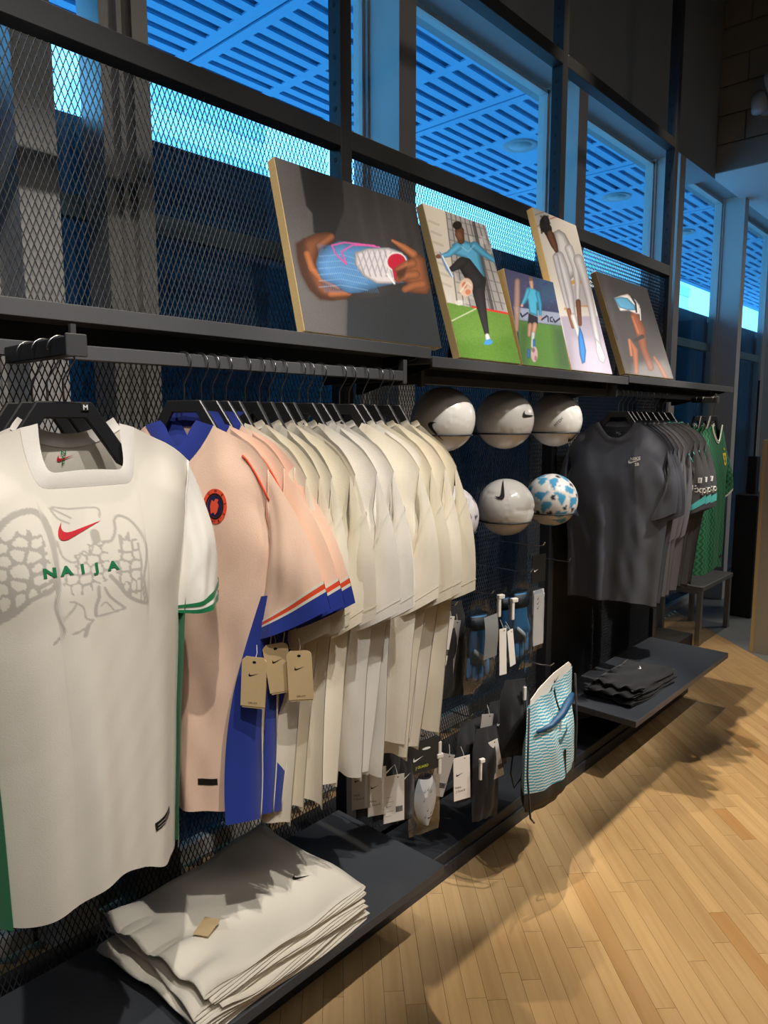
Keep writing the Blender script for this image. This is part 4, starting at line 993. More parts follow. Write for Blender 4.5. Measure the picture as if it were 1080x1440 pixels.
# picture 1: a shoe held in two hands
p = Paint(250, 210, [(48, 35), (650, 215), (765, 838), (180, 762)], (58, 56, 57))
p.im += (18 * np.sin(p.px / 42.0) * np.sin(p.py / 160.0 + 1))[..., None] * 0.35
p.poly([(20, 0), (155, 68), (176, 190), (182, 238), (208, 268), (216, 350), (300, 500), (356, 640), (352, 800), (150, 800)], (92, 89, 89), soft=4)
p.poly([(356, 640), (700, 560), (800, 880), (352, 800)], (50, 54, 60), 0.8, soft=30)
p.poly([(150, 66), (330, 100), (340, 250), (300, 360), (212, 350), (206, 268), (180, 236)], (38, 37, 39), 0.9, soft=8)
for x in (420, 500, 590, 640): p.line([(x - 40, 120), (x, 330), (x + 20, 420)], 9, (74, 70, 70), 0.45, 18)
HD = (128, 78, 52)
p.poly([(140, 400), (175, 375), (215, 355), (265, 345), (295, 350), (300, 382), (280, 396), (240, 420), (222, 470), (232, 515), (265, 548), (320, 572), (330, 588), (370, 590), (372, 612), (350, 630), (290, 636), (240, 630), (198, 590), (165, 530), (148, 470)], HD, shade=34)
p.poly([(138, 400), (172, 380), (190, 440), (200, 520), (240, 600), (300, 634), (240, 632), (195, 590), (163, 530), (146, 470)], (58, 36, 26), 0.75, soft=22)
p.limb([(236, 404), (285, 366)], [16, 15], (150, 94, 64)); p.limb([(255, 548), (316, 578)], [14, 12], (176, 108, 70)); p.limb([(285, 605), (360, 603)], [16, 13], (168, 102, 66)); p.limb([(185, 440), (205, 500), (245, 545)], [14, 15, 14], (186, 112, 68), 0.8)
p.poly([(222, 482), (236, 440), (270, 405), (320, 382), (400, 388), (490, 402), (560, 410), (612, 440), (622, 470), (600, 556), (560, 560), (480, 578), (400, 602), (360, 606), (300, 570), (245, 545), (228, 512)], (104, 158, 212), shade=40)
for k in range(26): p.line([(230 + 7 * k, 400 + (k % 3)), (240 + 8 * k, 500), (262 + 9 * k, 600)], 1.5, (70, 122, 186), 0.7)
for k in range(6): p.line([(235, 450 + 26 * k), (330, 440 + 26 * k), (440, 470 + 24 * k)], 1.6, (150, 190, 228), 0.6)
p.poly([(384, 430), (440, 410), (530, 404), (592, 425), (608, 470), (575, 548), (540, 562), (480, 562), (420, 530), (386, 482)], (216, 212, 218), shade=14)
for k in range(6): p.line([(392 + 24 * k, 425 - 2 * k), (428 + 24 * k, 530)], 3, (150, 146, 156), 0.8); p.line([(432 + 22 * k, 420), (398 + 24 * k, 500 + 6 * k)], 2.5, (172, 168, 178), 0.8)
for q in ([(288, 402), (305, 440), (350, 482), (328, 428)], [(328, 428), (375, 398), (440, 398), (490, 404)], [(288, 402), (340, 388), (470, 398)]): p.line(q, 3, (224, 92, 168))
p.ell(566, 466, 46, 42, (235, 228, 232)); p.ell(566, 466, 40, 36, (188, 30, 58)); p.poly([(545, 490), (600, 495), (575, 560), (556, 545)], (176, 40, 60)); p.line([(525, 520), (556, 560)], 4, (240, 236, 240))
p.poly([(540, 368), (582, 384), (642, 410), (692, 450), (702, 520), (716, 572), (702, 606), (640, 602), (596, 590), (612, 560), (565, 540), (570, 500), (612, 480), (622, 448), (580, 412)], (150, 92, 62), shade=30)
for a_, b_ in (((572, 500), (636, 470)), ((576, 540), (650, 520)), ((602, 585), (680, 560))): p.limb([a_, ((a_[0] + b_[0]) / 2, (a_[1] + b_[1]) / 2 - 6), b_], [15, 18, 20], (164, 102, 68), 0.9)
p.limb([(548, 374), (600, 402), (640, 430)], [7, 14, 18], (180, 114, 76)); p.poly([(565, 505), (610, 488), (600, 530), (575, 545)], (70, 44, 34), 0.8, soft=12)
p.im += p.grain(2.5)
canvas(p, 1.173, 0.540, 0.440, 1.826, 0.105, 'canvas picture of two hands holding a blue and white football boot')
# picture 2: player on a pitch lifting a ball
p = Paint(170, 240, [(78, 28), (428, 142), (677, 972), (330, 938)], (190, 184, 176))
p.poly([(60, 20), (205, 70), (260, 420), (300, 640), (200, 620)], (206, 200, 190), soft=6)
for k in range(7): p.line([(120 + 14 * k, 130 + 60 * k), (170 + 14 * k, 150 + 60 * k)], 7, (172, 166, 158), 0.6)
p.poly([(205, 72), (428, 142), (580, 665), (380, 640), (270, 420)], (164, 162, 164), soft=5)
for k in range(9): p.line([(206 + 26 * k, 70 + 9 * k), (300 + 36 * k, 640)], 3, (98, 98, 104), 0.9)
for k in range(9): p.line([(212 + 12 * k, 110 + 62 * k), (450 + 16 * k, 170 + 62 * k)], 3, (112, 112, 116), 0.8)
for k in range(20):
    a_, b_ = p.rng.randint(230, 480), p.rng.randint(110, 600); p.poly([(a_, b_), (a_ + 26, b_ + 6), (a_ + 36, b_ + 52), (a_ + 10, b_ + 46)], (206, 208, 212), 0.5)
p.line([(360, 130), (500, 660)], 9, (70, 68, 72), 0.8)
p.poly([(235, 606), (590, 668), (720, 1000), (300, 960)], (104, 146, 62), soft=4); p.poly([(300, 850), (620, 800), (720, 1000), (300, 980)], (84, 128, 42), 0.7, soft=60)
p.im += p.grain(7) * inside(p.px, p.py, [(235, 606), (590, 668), (720, 1000), (300, 960)])[..., None]
p.line([(380, 628), (590, 664)], 6, (216, 58, 50)); p.line([(272, 716), (400, 640)], 3.5, (220, 230, 205), 0.8); p.ell(306, 606, 20, 16, (230, 228, 224), 0.8)
BL_ = (92, 176, 222); TR_ = (52, 50, 52)
p.limb([(395, 470), (330, 375), (300, 372), (258, 404)], [48, 42, 30, 18], TR_); p.limb([(405, 470), (412, 540), (440, 660), (474, 800)], [44, 34, 24, 12], TR_)
p.poly([(248, 262), (300, 232), (372, 250), (402, 300), (440, 440), (420, 478), (370, 440), (320, 340), (262, 320)], BL_, shade=22)
p.limb([(372, 262), (430, 310), (496, 352)], [24, 18, 11], (84, 168, 214)); p.limb([(282, 272), (235, 318), (192, 334)], [24, 18, 12], BL_); p.ell(178, 334, 16, 13, (120, 78, 60))
p.limb([(395, 470), (330, 372)], [46, 36], TR_); p.limb([(310, 362), (262, 402)], [30, 16], TR_); p.line([(300, 270), (340, 300), (370, 262)], 3, (150, 208, 238), 0.7)
p.poly([(180, 300), (205, 330), (240, 400), (272, 446), (256, 456), (222, 410), (196, 350)], (110, 142, 186)); p.line([(200, 330), (262, 450)], 4, (226, 232, 240))
p.limb([(286, 180), (298, 240)], [25, 18], (104, 66, 48)); p.ell(272, 148, 25, 24, (30, 26, 24)); p.limb([(284, 200), (292, 222)], [22, 18], (122, 80, 58))
p.ell(340, 512, 38, 56, (226, 196, 178)); p.ell(330, 500, 14, 20, (206, 108, 70), 0.8); p.ell(352, 540, 16, 16, (214, 120, 80), 0.8); p.line([(310, 540), (345, 480), (366, 500)], 4, (240, 226, 214))
p.limb([(474, 800), (480, 822)], [12, 14], (232, 232, 228)); p.poly([(456, 856), (466, 830), (490, 820), (508, 836), (504, 852), (480, 860)], (70, 148, 222))
canvas(p, 1.806, 0.350, 0.510, 1.803, 0.155, 'canvas picture of a player in a blue top lifting a ball over grass')
# picture 3: player running with the ball
p = Paint(150, 150, [(520, 410), (905, 505), (985, 1005), (676, 966)], (56, 64, 98))
p.poly([(500, 400), (760, 440), (780, 640), (560, 640)], (74, 74, 108), soft=60); p.poly([(760, 440), (930, 500), (950, 640), (800, 640)], (64, 96, 130), 0.8, soft=70)
for k in range(60): p.ell(p.rng.randint(540, 950), p.rng.randint(470, 690), p.rng.randint(5, 14), p.rng.randint(4, 9), (p.rng.randint(40, 120),) * 2 + (150,), 0.4, 0.6)
p.poly([(600, 660), (950, 704), (960, 780), (640, 738)], (152, 162, 190), soft=6)
for cx_, cy_ in ((680, 712), (818, 732), (915, 748)): p.line([(cx_ - 24, cy_ - 10), (cx_ - 14, cy_ + 8), (cx_ + 26, cy_ - 14)], 5, (40, 42, 60))
p.line([(852, 722), (852, 752)], 4, (40, 42, 60)); p.line([(884, 726), (868, 730), (868, 750), (884, 752)], 4, (40, 42, 60)); p.line([(628, 705), (628, 735)], 4, (60, 62, 80))
p.poly([(640, 740), (965, 782), (1000, 1020), (660, 990)], (92, 140, 60), soft=8); p.poly([(640, 740), (720, 760), (700, 980), (650, 980)], (62, 92, 52), 0.7, soft=50); p.poly([(880, 780), (970, 782), (1000, 1020), (900, 1000)], (60, 90, 60), 0.7, soft=60); p.im += p.grain(4)
p.limb([(626, 500), (628, 660), (630, 790)], [22, 24, 16], (176, 142, 130), 0.9, 14)
p.poly([(700, 540), (735, 534), (778, 560), (800, 600), (804, 700), (788, 706), (776, 640), (778, 720), (718, 700), (706, 620), (690, 640), (672, 650), (668, 636)], (80, 180, 218), shade=14)
p.limb([(782, 580), (798, 650), (796, 716)], [17, 13, 9], (66, 156, 200)); p.ell(796, 728, 9, 14, (196, 150, 130)); p.limb([(708, 560), (688, 610), (668, 644)], [16, 13, 9], (78, 176, 214)); p.ell(664, 654, 9, 9, (206, 160, 140))
p.poly([(712, 700), (778, 724), (776, 780), (746, 762), (730, 784), (706, 760)], (40, 40, 50)); p.limb([(722, 770), (716, 820)], [16, 12], (196, 148, 126)); p.limb([(756, 770), (744, 820)], [18, 14], (206, 158, 134)); p.limb([(744, 816), (736, 880)], [13, 9], (206, 214, 218)); p.limb([(712, 900), (712, 930)], [9, 9], (60, 110, 190)); p.limb([(748, 850), (748, 890)], [8, 8], (60, 120, 190))
p.limb([(732, 505), (738, 540)], [17, 13], (206, 164, 146)); p.ell(728, 484, 16, 13, (120, 96, 84)); p.ell(750, 920, 22, 38, (206, 176, 182)); p.ell(744, 900, 10, 12, (120, 70, 90), 0.7); p.ell(758, 940, 8, 12, (150, 90, 100), 0.7)
canvas(p, 2.169, 0.342, 0.345, 1.803, 0.085, 'square canvas picture of a player in blue running with a ball in a stadium')
# picture 4: seated person in grey lacing a boot
p = Paint(150, 260, [(150, 45), (378, 138), (496, 698), (343, 684)], (206, 203, 200))
p.poly([(140, 30), (240, 80), (230, 150), (170, 150)], (176, 172, 170), 0.8, soft=20); p.line([(246, 106), (274, 96)], 2.5, (176, 60, 60)); p.line([(160, 90), (210, 70)], 2, (120, 112, 112)); p.line([(170, 155), (205, 130)], 2, (120, 96, 96))
p.poly([(300, 520), (470, 520), (500, 700), (343, 690)], (168, 162, 184), soft=6); p.poly([(345, 590), (480, 600), (500, 700), (350, 690)], (186, 180, 200), 0.8, soft=20)
p.line([(328, 402), (366, 392), (420, 396)], 8, (196, 150, 84)); p.line([(318, 494), (370, 482), (425, 484)], 4, (190, 146, 96))
p.poly([(330, 410), (420, 400), (424, 480), (325, 488)], (176, 172, 182), 0.9)
p.poly([(264, 174), (290, 160), (322, 180), (352, 240), (372, 300), (380, 350), (330, 400), (300, 360), (278, 270), (268, 210)], (204, 203, 210), shade=26)
p.limb([(290, 290), (310, 340), (340, 440), (352, 520)], [26, 26, 17, 12], (196, 196, 208)); p.limb([(340, 250), (368, 330), (376, 400), (374, 470)], [20, 17, 13, 9], (206, 206, 214)); p.limb([(385, 300), (410, 380), (428, 470), (452, 620)], [24, 20, 15, 11], (208, 206, 216)); p.limb([(276, 290), (300, 380), (325, 470), (334, 500)], [14, 12, 9, 7], (188, 188, 200))
p.limb([(248, 190), (268, 235), (280, 262)], [20, 16, 9], (92, 60, 46)); p.ell(218, 132, 26, 44, (32, 28, 30)); p.ell(236, 165, 20, 30, (34, 30, 30))
for k in range(50): p.ell(196 + p.rng.rand() * 50, 90 + p.rng.rand() * 90, 5, 5, (p.rng.randint(18, 60),) * 3, 0.6, 0.5)
p.limb([(245, 180), (262, 225), (276, 258)], [14, 15, 8], (104, 68, 52)); p.limb([(376, 470), (380, 545)], [11, 8], (118, 74, 54)); p.limb([(334, 500), (350, 555)], [9, 6], (150, 96, 70)); p.limb([(352, 520), (372, 580)], [11, 8], (224, 222, 226))
p.poly([(378, 552), (390, 580), (400, 630), (394, 664), (382, 668), (374, 640), (370, 590)], (58, 134, 222), shade=8); p.poly([(440, 590), (460, 610), (476, 650), (466, 668), (450, 660), (440, 630)], (226, 222, 228), shade=6); p.im += p.grain(2)
canvas(p, 2.522, 0.353, 0.660, 1.803, 0.190, 'tall canvas picture of a seated person in pale grey clothes lacing a blue boot')
# picture 5: raised boot on an arm
p = Paint(210, 180, [(425, 306), (614, 366), (735, 708), (546, 696)], (66, 63, 64))
p.poly([(430, 300), (470, 330), (500, 500), (560, 700), (540, 700)], (80, 77, 77), 0.8, soft=20); p.line([(445, 400), (500, 540), (508, 560)], 4, (48, 46, 48), 0.8, 8)
p.poly([(575, 660), (690, 640), (740, 720), (580, 720)], (120, 118, 124), 0.7, soft=30)
p.limb([(572, 462), (596, 520), (612, 590), (644, 668)], [15, 20, 14, 13], (134, 78, 54)); p.limb([(566, 470), (590, 530)], [6, 7], (176, 106, 74), 0.8); p.limb([(560, 568), (580, 600), (588, 690)], [8, 12, 9], (160, 98, 70)); p.limb([(556, 560), (566, 620)], [6, 6], (176, 112, 82)); p.limb([(655, 624), (680, 660), (706, 706)], [5, 9, 10], (150, 92, 66)); p.limb([(580, 560), (605, 545)], [5, 8], (60, 52, 50))
p.poly([(494, 402), (520, 392), (545, 386), (560, 398), (576, 408), (592, 428), (596, 462), (580, 460), (550, 448), (518, 450)], (226, 222, 224), shade=6); p.poly([(494, 404), (520, 398), (545, 402), (572, 428), (578, 446), (548, 446), (516, 438)], (92, 160, 204), shade=6); p.line([(560, 398), (575, 420), (580, 452)], 3, (40, 36, 40)); p.limb([(592, 440), (597, 482)], [3, 2], (226, 222, 222)); p.im += p.grain(2)
canvas(p, 3.0 + 0.005, 0.550, 0.475, 1.812, 0.155, 'dark canvas picture of a raised arm balancing a blue and white boot')

# ================================================================== PEG HOOKS AND PACKAGED GOODS (middle bay)
def peg(x, z, y1, lab):
    t = empty('peg_hook', (x, YM - 0.004, z), 0, lab, 'hook', 'peg hooks on the mesh')
    b = MB(); l = y1 - YM + 0.004; b.tube([(0, 0, 0), (0, l * 0.9, -0.004), (0, l * 0.97, 0.001), (0, l, 0.014)], 0.0024, 7); b.build('wire', m_chrome, t, smooth=True)
    b = MB(); b.box((-0.016, -0.004, -0.012), (0.016, 0.0, 0.012)); b.build('back_plate', m_black, t)
def tag_lines(t, w, h, lines, tick=True):
    if tick: flat_print(tf2(TICKM, (-w * 0.12, -h * 0.40), w * 0.45), m_ink, t, 'tick_print', -0.0011)
    for s_, x, y, sz_ in lines:
        v, f = text2d(s_, sz_); mn = min(p[0] for p in v); flat_print(([(p[0] - mn + x, p[1] + y) for p in v], f), m_ink, t, 'lettering', -0.0011)
def white_tag(u, v, Y, rz, w, h, lab, lines=(), tick=True, roll=0.0, m=None, barcode=False):
    X, Z = px_to(u, v, Y); t = empty('hang_tag', (X, Y, Z), rz, lab, 'tag', 'white tags on the packaged goods'); t.rotation_euler = (0, roll, rz)
    b = MB(); b.prism([(-w / 2, -h), (w / 2, -h), (w / 2, 0), (-w / 2, 0)], -0.0007, 0.0007); b.build('card', m or m_tagw, t)
    tag_lines(t, w, h, lines, tick)
    flat_print((ell(w * 0.18, -0.008, 0.003, 0.002, 8), [tuple(range(8))]), m_ink, t, 'eyelet', -0.0011)
    st_ = MB(); st_.tube([(w * 0.18, 0.0, -0.008), (w * 0.18, 0.008, 0.008), (w * 0.14, 0.020, 0.026)], 0.0008, 4); st_.build('string', m_tagw, t)
    if barcode:
        bc = MB(); x = w * 0.08
        for k in range(12): q = 0.0006 + 0.0006 * (k * 7 % 3); bc.box((x, -0.0012, -h * 0.80), (x + q, -0.0008, -h * 0.68)); x += q + 0.0007
        bc.build('barcode', m_ink, t)
        for k in range(5): flat_print(([(-w * 0.42, -h * (0.45 + 0.1 * k)), (-w * 0.42 + w * (0.3 + 0.1 * (k % 2)), -h * (0.45 + 0.1 * k)), (-w * 0.42 + w * (0.3 + 0.1 * (k % 2)), -h * (0.458 + 0.1 * k)), (-w * 0.42, -h * (0.458 + 0.1 * k))], [(0, 1, 2, 3)]), m_grey_ink, t, 'small_print', -0.0011)
    return t
def pillow(w, h, d, nu=10, nv=16, top=0.5, seed=0, wr=0.004):
    rs = np.random.RandomState(seed); u, v = np.meshgrid(np.linspace(-1, 1, nu), np.linspace(0, 1, nv)); ph = rs.rand(6) * 6.28
    wid = w / 2 * (top + (1 - top) * sm(0, 0.22, v)) * (1 - 0.06 * sm(0.85, 1, v)); X = u * wid; Z = -v * h
    T = d / 2 * (1 - np.abs(u) ** 2.2) * sm(0, 0.35, v) * (1 - 0.9 * sm(0.86, 1.0, v)); nz = wr * (np.sin(9 * u + 5 * v + ph[0]) + 0.7 * np.sin(5 * u - 13 * v + ph[1]) + 0.5 * np.sin(17 * u + 9 * v + ph[2])) * (1 - np.abs(u) ** 4) * sm(0, 0.2, v) * 0.6
    b = MB(); b.grid(np.stack([X, -T + nz, Z], -1)); b.grid(np.stack([X, T + nz, Z], -1), True); return b
m_glove_b = mat('glove_blue', hx('2f6f9e'), 0.6, 0, 0.2, 40); m_glove_k = mat('glove_dark', hx('1c2730'), 0.6); m_glove_g = mat('glove_grey', hx('7d8a90'), 0.6)
def glove_pack(u, v, Y, w, h, rz, lab, seed, tagpx=None):
    X, Z = px_to(u, v, Y); t = empty('glove_pack', (X, Y, Z), rz, lab, 'gloves', 'bagged goalkeeper gloves')
    pillow(w, h, 0.055, seed=seed).build('clear_bag', m_poly, t, smooth=True)
    for k, (dx, yy) in enumerate(((-0.012, -0.007), (0.012, 0.008))):
        g_ = MB(); base = -h * 0.93
        # fingers hang down, wrist up
        g_.tube([(dx, yy, -h * 0.16), (dx, yy, -h * 0.30), (dx, yy, -h * 0.50), (dx, yy, -h * 0.66)], [w * 0.24, w * 0.25, w * 0.30, w * 0.28], 12)
        for q in range(4):
            x = dx + (q - 1.5) * w * 0.17; ln = (0.22, 0.27, 0.26, 0.20)[q] * h
            g_.tube([(x, yy, -h * 0.60), (x * 1.06, yy - 0.002, -h * 0.66 - ln * 0.6), (x * 1.08, yy + 0.002, -h * 0.62 - ln)], [w * 0.085, w * 0.09, w * 0.06], 8)
        g_.tube([(dx + w * 0.20, yy, -h * 0.45), (dx + w * 0.34, yy, -h * 0.56), (dx + w * 0.36, yy, -h * 0.66)], [w * 0.10, w * 0.085, w * 0.06], 8)
        g_.v = [(p[0], yy + (p[1] - yy) * 0.32, p[2]) for p in g_.v]
        go = g_.build('glove', m_glove_b if k == 0 else m_glove_k, t, smooth=True)
        c_ = MB(); c_.tube([(dx, yy, -h * 0.17), (dx, yy, -h * 0.31)], w * 0.262, 12); c_.v = [(p[0], yy + (p[1] - yy) * 0.36, p[2]) for p in c_.v]; c_.build('wrist_strap', m_glove_k, go, smooth=True)
        if k == 0: s_ = MB(); s_.tube([(dx - w * 0.2, yy - w * 0.1, -h * 0.52), (dx + w * 0.05, yy - w * 0.11, -h * 0.60), (dx + w * 0.12, yy - w * 0.1, -h * 0.7)], [0.008, 0.010, 0.004], 8); s_.build('panel', m_glove_g, go, smooth=True)
    return t
for x, z, y1, lab in ((1.985, 1.035, 1.31, 'peg hook of the nearer bagged gloves'), (2.235, 1.07, 1.31, 'peg hook of the farther bagged gloves'), (2.352, 1.15, 1.33, 'peg hook of the shin guard card pack'), (2.845, 1.0, 1.48, 'empty chrome peg hook by the charcoal tee'), (1.79, 1.03, 1.32, 'peg hook behind the cream tees'),
                      (1.455, 0.66, 1.33, 'peg hook of the black sleeves beside the bench'), (1.64, 0.64, 1.32, 'peg hook of the clear shin guard pack'), (1.90, 0.62, 1.33, 'peg hook of the black guard sleeves with white tags'), (2.19, 0.755, 1.19, 'long peg hook of the blue striped sack')):
    peg(x, z, y1, lab)
glove_pack(676, 843, 1.335, 0.135, 0.325, -0.35, 'clear bag of blue goalkeeper gloves with a grey strap tag', 1)
glove_pack(734, 812, 1.335, 0.13, 0.345, -0.25, 'clear bag of blue goalkeeper gloves with white tags', 2)
glove_pack(716, 822, 1.44, 0.12, 0.30, -0.25, 'clear bag of gloves half behind the other blue pair', 3)
# grey strap tag on the first glove bag
X, Z = px_to(690, 868, 1.285); t = empty('strap_tag', (X, 1.285, Z), -0.5, 'folded grey cloth tag on the nearer bagged gloves', 'tag')
b = MB(); A_ = np.array([[(-0.024 + 0.048 * i, -0.002 * math.sin(j * 0.9) - 0.010 * math.sin(j / 7 * 3.1), -0.145 * j / 7 + 0.012 * i) for i in (0, 0.5, 1)] for j in range(8)]); b.grid(A_); b.build('cloth', mat('grey_tag', hx('8f9293'), 0.7), t, smooth=True)
white_tag(707, 884, 1.30, -0.35, 0.030, 0.165, 'plain white tag beside the grey strap tag', tick=False, roll=-0.03)
white_tag(717, 886, 1.31, -0.1, 0.032, 0.135, 'second white tag fanned behind the plain one', tick=False, roll=-0.16)
for k, (u, v_) in enumerate(((702, 838), (721, 843))):
    X, Z = px_to(u, v_, 1.29); t = empty('security_tag', (X, 1.29, Z), -0.3, ['white security tag on the rear bagged gloves', 'white security tag on the front bagged gloves'][k], 'tag', 'white security tags'); b = MB(); b.box((-0.006, -0.006, -0.072), (0.006, 0.006, 0)); b.box((-0.006, -0.008, -0.010), (0.020, 0.008, 0.004)); b.build('tag_body', m_tagw, t, bevel=0.002)
# header pack with white card
def header_pack(u, v, Y, rz, w, h, hh, lab, card=True, text=None):
    X, Z = px_to(u, v, Y); t = empty('shin_guard_pack', (X, Y, Z), rz, lab, 'shin guards', 'header card packs')
    b = MB(); b.prism([(-w / 2, -hh), (w / 2, -hh), (w / 2, 0), (-w / 2, 0)], -0.0015, 0.0015); hd = b.build('header_card', m_ink if not text else mat('header_black', hx('262829'), 0.6), t)
    flat_print(tf2(TICKM, (-w * 0.2, -hh * 0.55), w * 0.32), m_white_ink, hd, 'tick_print', -0.0021)
    if text:
        flat_print(tf2(text2d(text, 0.012, 0.02), (-w * 0.08, -hh * 0.82)), mat('lime_print', hx('c6d63a'), 0.6), hd, 'lettering', -0.0021)
        flat_print(tf2(poly_mesh([ell(0, 0, 0.016, 0.004, 14)]), (0.006, -hh * 0.28)), m_white_ink, hd, 'hang_slot', -0.0021)
    pb = pillow(w, h - hh, 0.034, top=0.98, seed=5); pb.v = [(p[0], p[1], p[2] - hh) for p in pb.v]; pb.build('clear_bag', m_poly, t, smooth=True)
    return t
t = header_pack(758, 780, 1.345, -0.1, 0.085, 0.37, 0.105, 'shin guard pack with black header and tall white card')
b = MB(); b.box((-0.030, -0.004, -0.350), (0.036, -0.001, -0.150)); b.build('insert_card', m_tagw, t); b = MB(); b.box((-0.034, -0.003, -0.225), (0.034, 0.001, -0.135)); b.build('shin_guard', mat('guard_white', hx('d3d6da'), 0.4), t)
for k in range(3): flat_print(tf2(TICKM, (0.0, -0.165 - 0.018 * k), 0.022, 0.5), m_ink, t, 'tick_print', -0.0045)
m_guard = mat('guard_shell', hx('dde1e6'), 0.35)
t = header_pack(597, 1040, 1.335, -0.30, 0.120, 0.312, 0.105, 'clear shin guard pack with black header and lime lettering', text='J GUARD')
gs = MB(); u_, v_ = np.meshgrid(np.linspace(-1, 1, 11), np.linspace(0, 1, 15)); wv_ = 0.042 * np.sin(np.pi * np.clip(v_ * 0.86 + 0.12, 0, 1)) ** 0.5
gs.grid(np.stack([u_ * wv_ + 0.004, -0.016 + 0.016 * u_ ** 2, -0.125 - 0.155 * v_], -1)); go = gs.build('shin_guard', m_guard, t, smooth=True)
for (a_, z_) in ((-0.012, -0.16), (0.0, -0.155), (0.012, -0.165), (-0.014, -0.19), (0.0, -0.225), (0.012, -0.235), (-0.010, -0.245)): flat_print(tf2(TICKM, (a_ + 0.004, z_), 0.014, 0.9), m_ink, go, 'vent_slot', -0.0185)
flat_print(tf2(TICKM, (0.014, -0.252), 0.022, 0.2), m_ink, go, 'tick_print', -0.0175)
X, Z = px_to(618, 1042, 1.32); t = empty('security_tag', (X, 1.32, Z), -0.3, 'white security tag on the clear shin guard pack', 'tag', 'white security tags'); b = MB(); b.box((-0.006, -0.006, -0.11), (0.006, 0.006, 0)); b.box((-0.012, -0.008, -0.055), (0.012, 0.008, -0.040)); b.build('tag_body', m_tagw, t, bevel=0.002)
# black guard sleeves with swinging tags
def sleeve_item(u, v, Y, w, h, rz, lab, seed, tick=True):
    X, Z = px_to(u, v, Y); t = empty('guard_sleeve', (X, Y, Z), rz, lab, 'sleeve', 'black guard sleeves on hooks')
    pillow(w, h, 0.035, top=0.75, seed=seed, wr=0.006).build('sleeve_body', c_blk, t, smooth=True)
    if tick: flat_print(tf2(TICKM, (0.0, -h * 0.30), w * 0.42, 0.25), m_white_ink, t, 'tick_print', -0.022)
for u, v_, Y, w, h, rz, lab, sd in ((520, 1040, 1.40, 0.10, 0.24, -0.3, 'black guard sleeve with white tick nearest the bench', 11), (543, 1046, 1.375, 0.10, 0.24, -0.3, 'black guard sleeve with white tick beside the clear pack', 12), (566, 1060, 1.36, 0.09, 0.22, -0.3, 'black guard sleeve tucked behind the clear pack', 13),
                                  (662, 1012, 1.40, 0.13, 0.30, -0.2, 'broad black guard sleeve behind the large white tag', 14), (684, 1022, 1.345, 0.115, 0.345, -0.35, 'long black guard sleeve beside the small barcode tag', 15), (700, 985, 1.40, 0.10, 0.26, -0.3, 'black guard sleeve with white tick behind the black pouch', 16), (633, 846, 1.42, 0.13, 0.34, -0.3, 'black bagged item behind the cream tees', 17)):
    sleeve_item(u, v_, Y, w, h, rz, lab, sd, sd in (11, 12, 13, 16))
NK = [('Nike', -0.022, -0.105, 0.010), ('J Guard', -0.022, -0.117, 0.010)]
white_tag(507, 1070, 1.385, -0.55, 0.055, 0.150, 'shaded white tag half behind another, nearest the bench', NK, m=mat('tag_shaded', hx('a9a4a0'), 0.7))  # white card toned down, shade put into its colour
white_tag(530, 1079, 1.365, -0.5, 0.058, 0.152, 'white tag with black tick and two lines of lettering near the bench', NK)
white_tag(554, 1090, 1.345, -0.45, 0.068, 0.150, 'white tag with barcode beside the clear shin guard pack', tick=False, barcode=True)
white_tag(629, 1060, 1.384, -0.5, 0.060, 0.150, 'shaded white tag fanned behind the large one', tick=False, barcode=True, roll=0.30, m=MATS['tag_shaded'])
white_tag(649, 1064, 1.374, -0.4, 0.066, 0.158, 'large white tag with tick and lettering by the long black sleeve', [('Nike', -0.026, -0.110, 0.012), ('J Guard', -0.026, -0.124, 0.012)], roll=-0.03)
white_tag(692, 1042, 1.33, -0.4, 0.046, 0.145, 'small white barcode tag tilted against the black pouch', tick=False, barcode=True, roll=-0.22)
white_tag(686, 1004, 1.36, -0.4, 0.050, 0.125, 'white tag above the small barcode tag', tick=False, roll=0.12, m=MATS['tag_shaded'])
white_tag(632, 866, 1.401, -0.5, 0.040, 0.17, 'crumpled white tag beside the cream tees', tick=False, barcode=True, roll=0.18)
white_tag(641, 872, 1.400, -0.5, 0.038, 0.19, 'shaded tag next to the crumpled white one', tick=False, roll=0.14, m=MATS['tag_shaded'])
X, Z = px_to(676, 1068, 1.327); t = empty('security_tag', (X, 1.327, Z), -0.3, 'white security tag on the long black sleeve', 'tag', 'white security tags'); b = MB(); b.box((-0.005, -0.005, -0.075), (0.005, 0.005, 0)); b.box((-0.005, -0.007, -0.012), (0.016, 0.007, 0.002)); b.build('tag_body', m_tagw, t, bevel=0.002)
# ---- black pouch with drawstring
X, Z = px_to(724, 955, 1.30); t = empty('drawstring_pouch', (X, 1.30, Z), -0.5, 'slim black drawstring pouch beside the blue striped sack', 'pouch')
pillow(0.115, 0.29, 0.05, top=0.7, seed=21, wr=0.005).build('pouch_body', c_blk, t, smooth=True)
b = MB(); b.tube([(0.03, -0.02, -0.02), (0.035, -0.03, -0.2), (0.02, -0.03, -0.36), (-0.005, -0.02, -0.40), (-0.02, -0.02, -0.34), (-0.01, -0.02, -0.25)], 0.003, 6); b.build('drawstring', c_blk, t, smooth=True)
b = MB(); b.box((0.018, -0.034, -0.07), (0.030, -0.026, -0.02)); b.build('toggle', m_tagw, t, bevel=0.002)

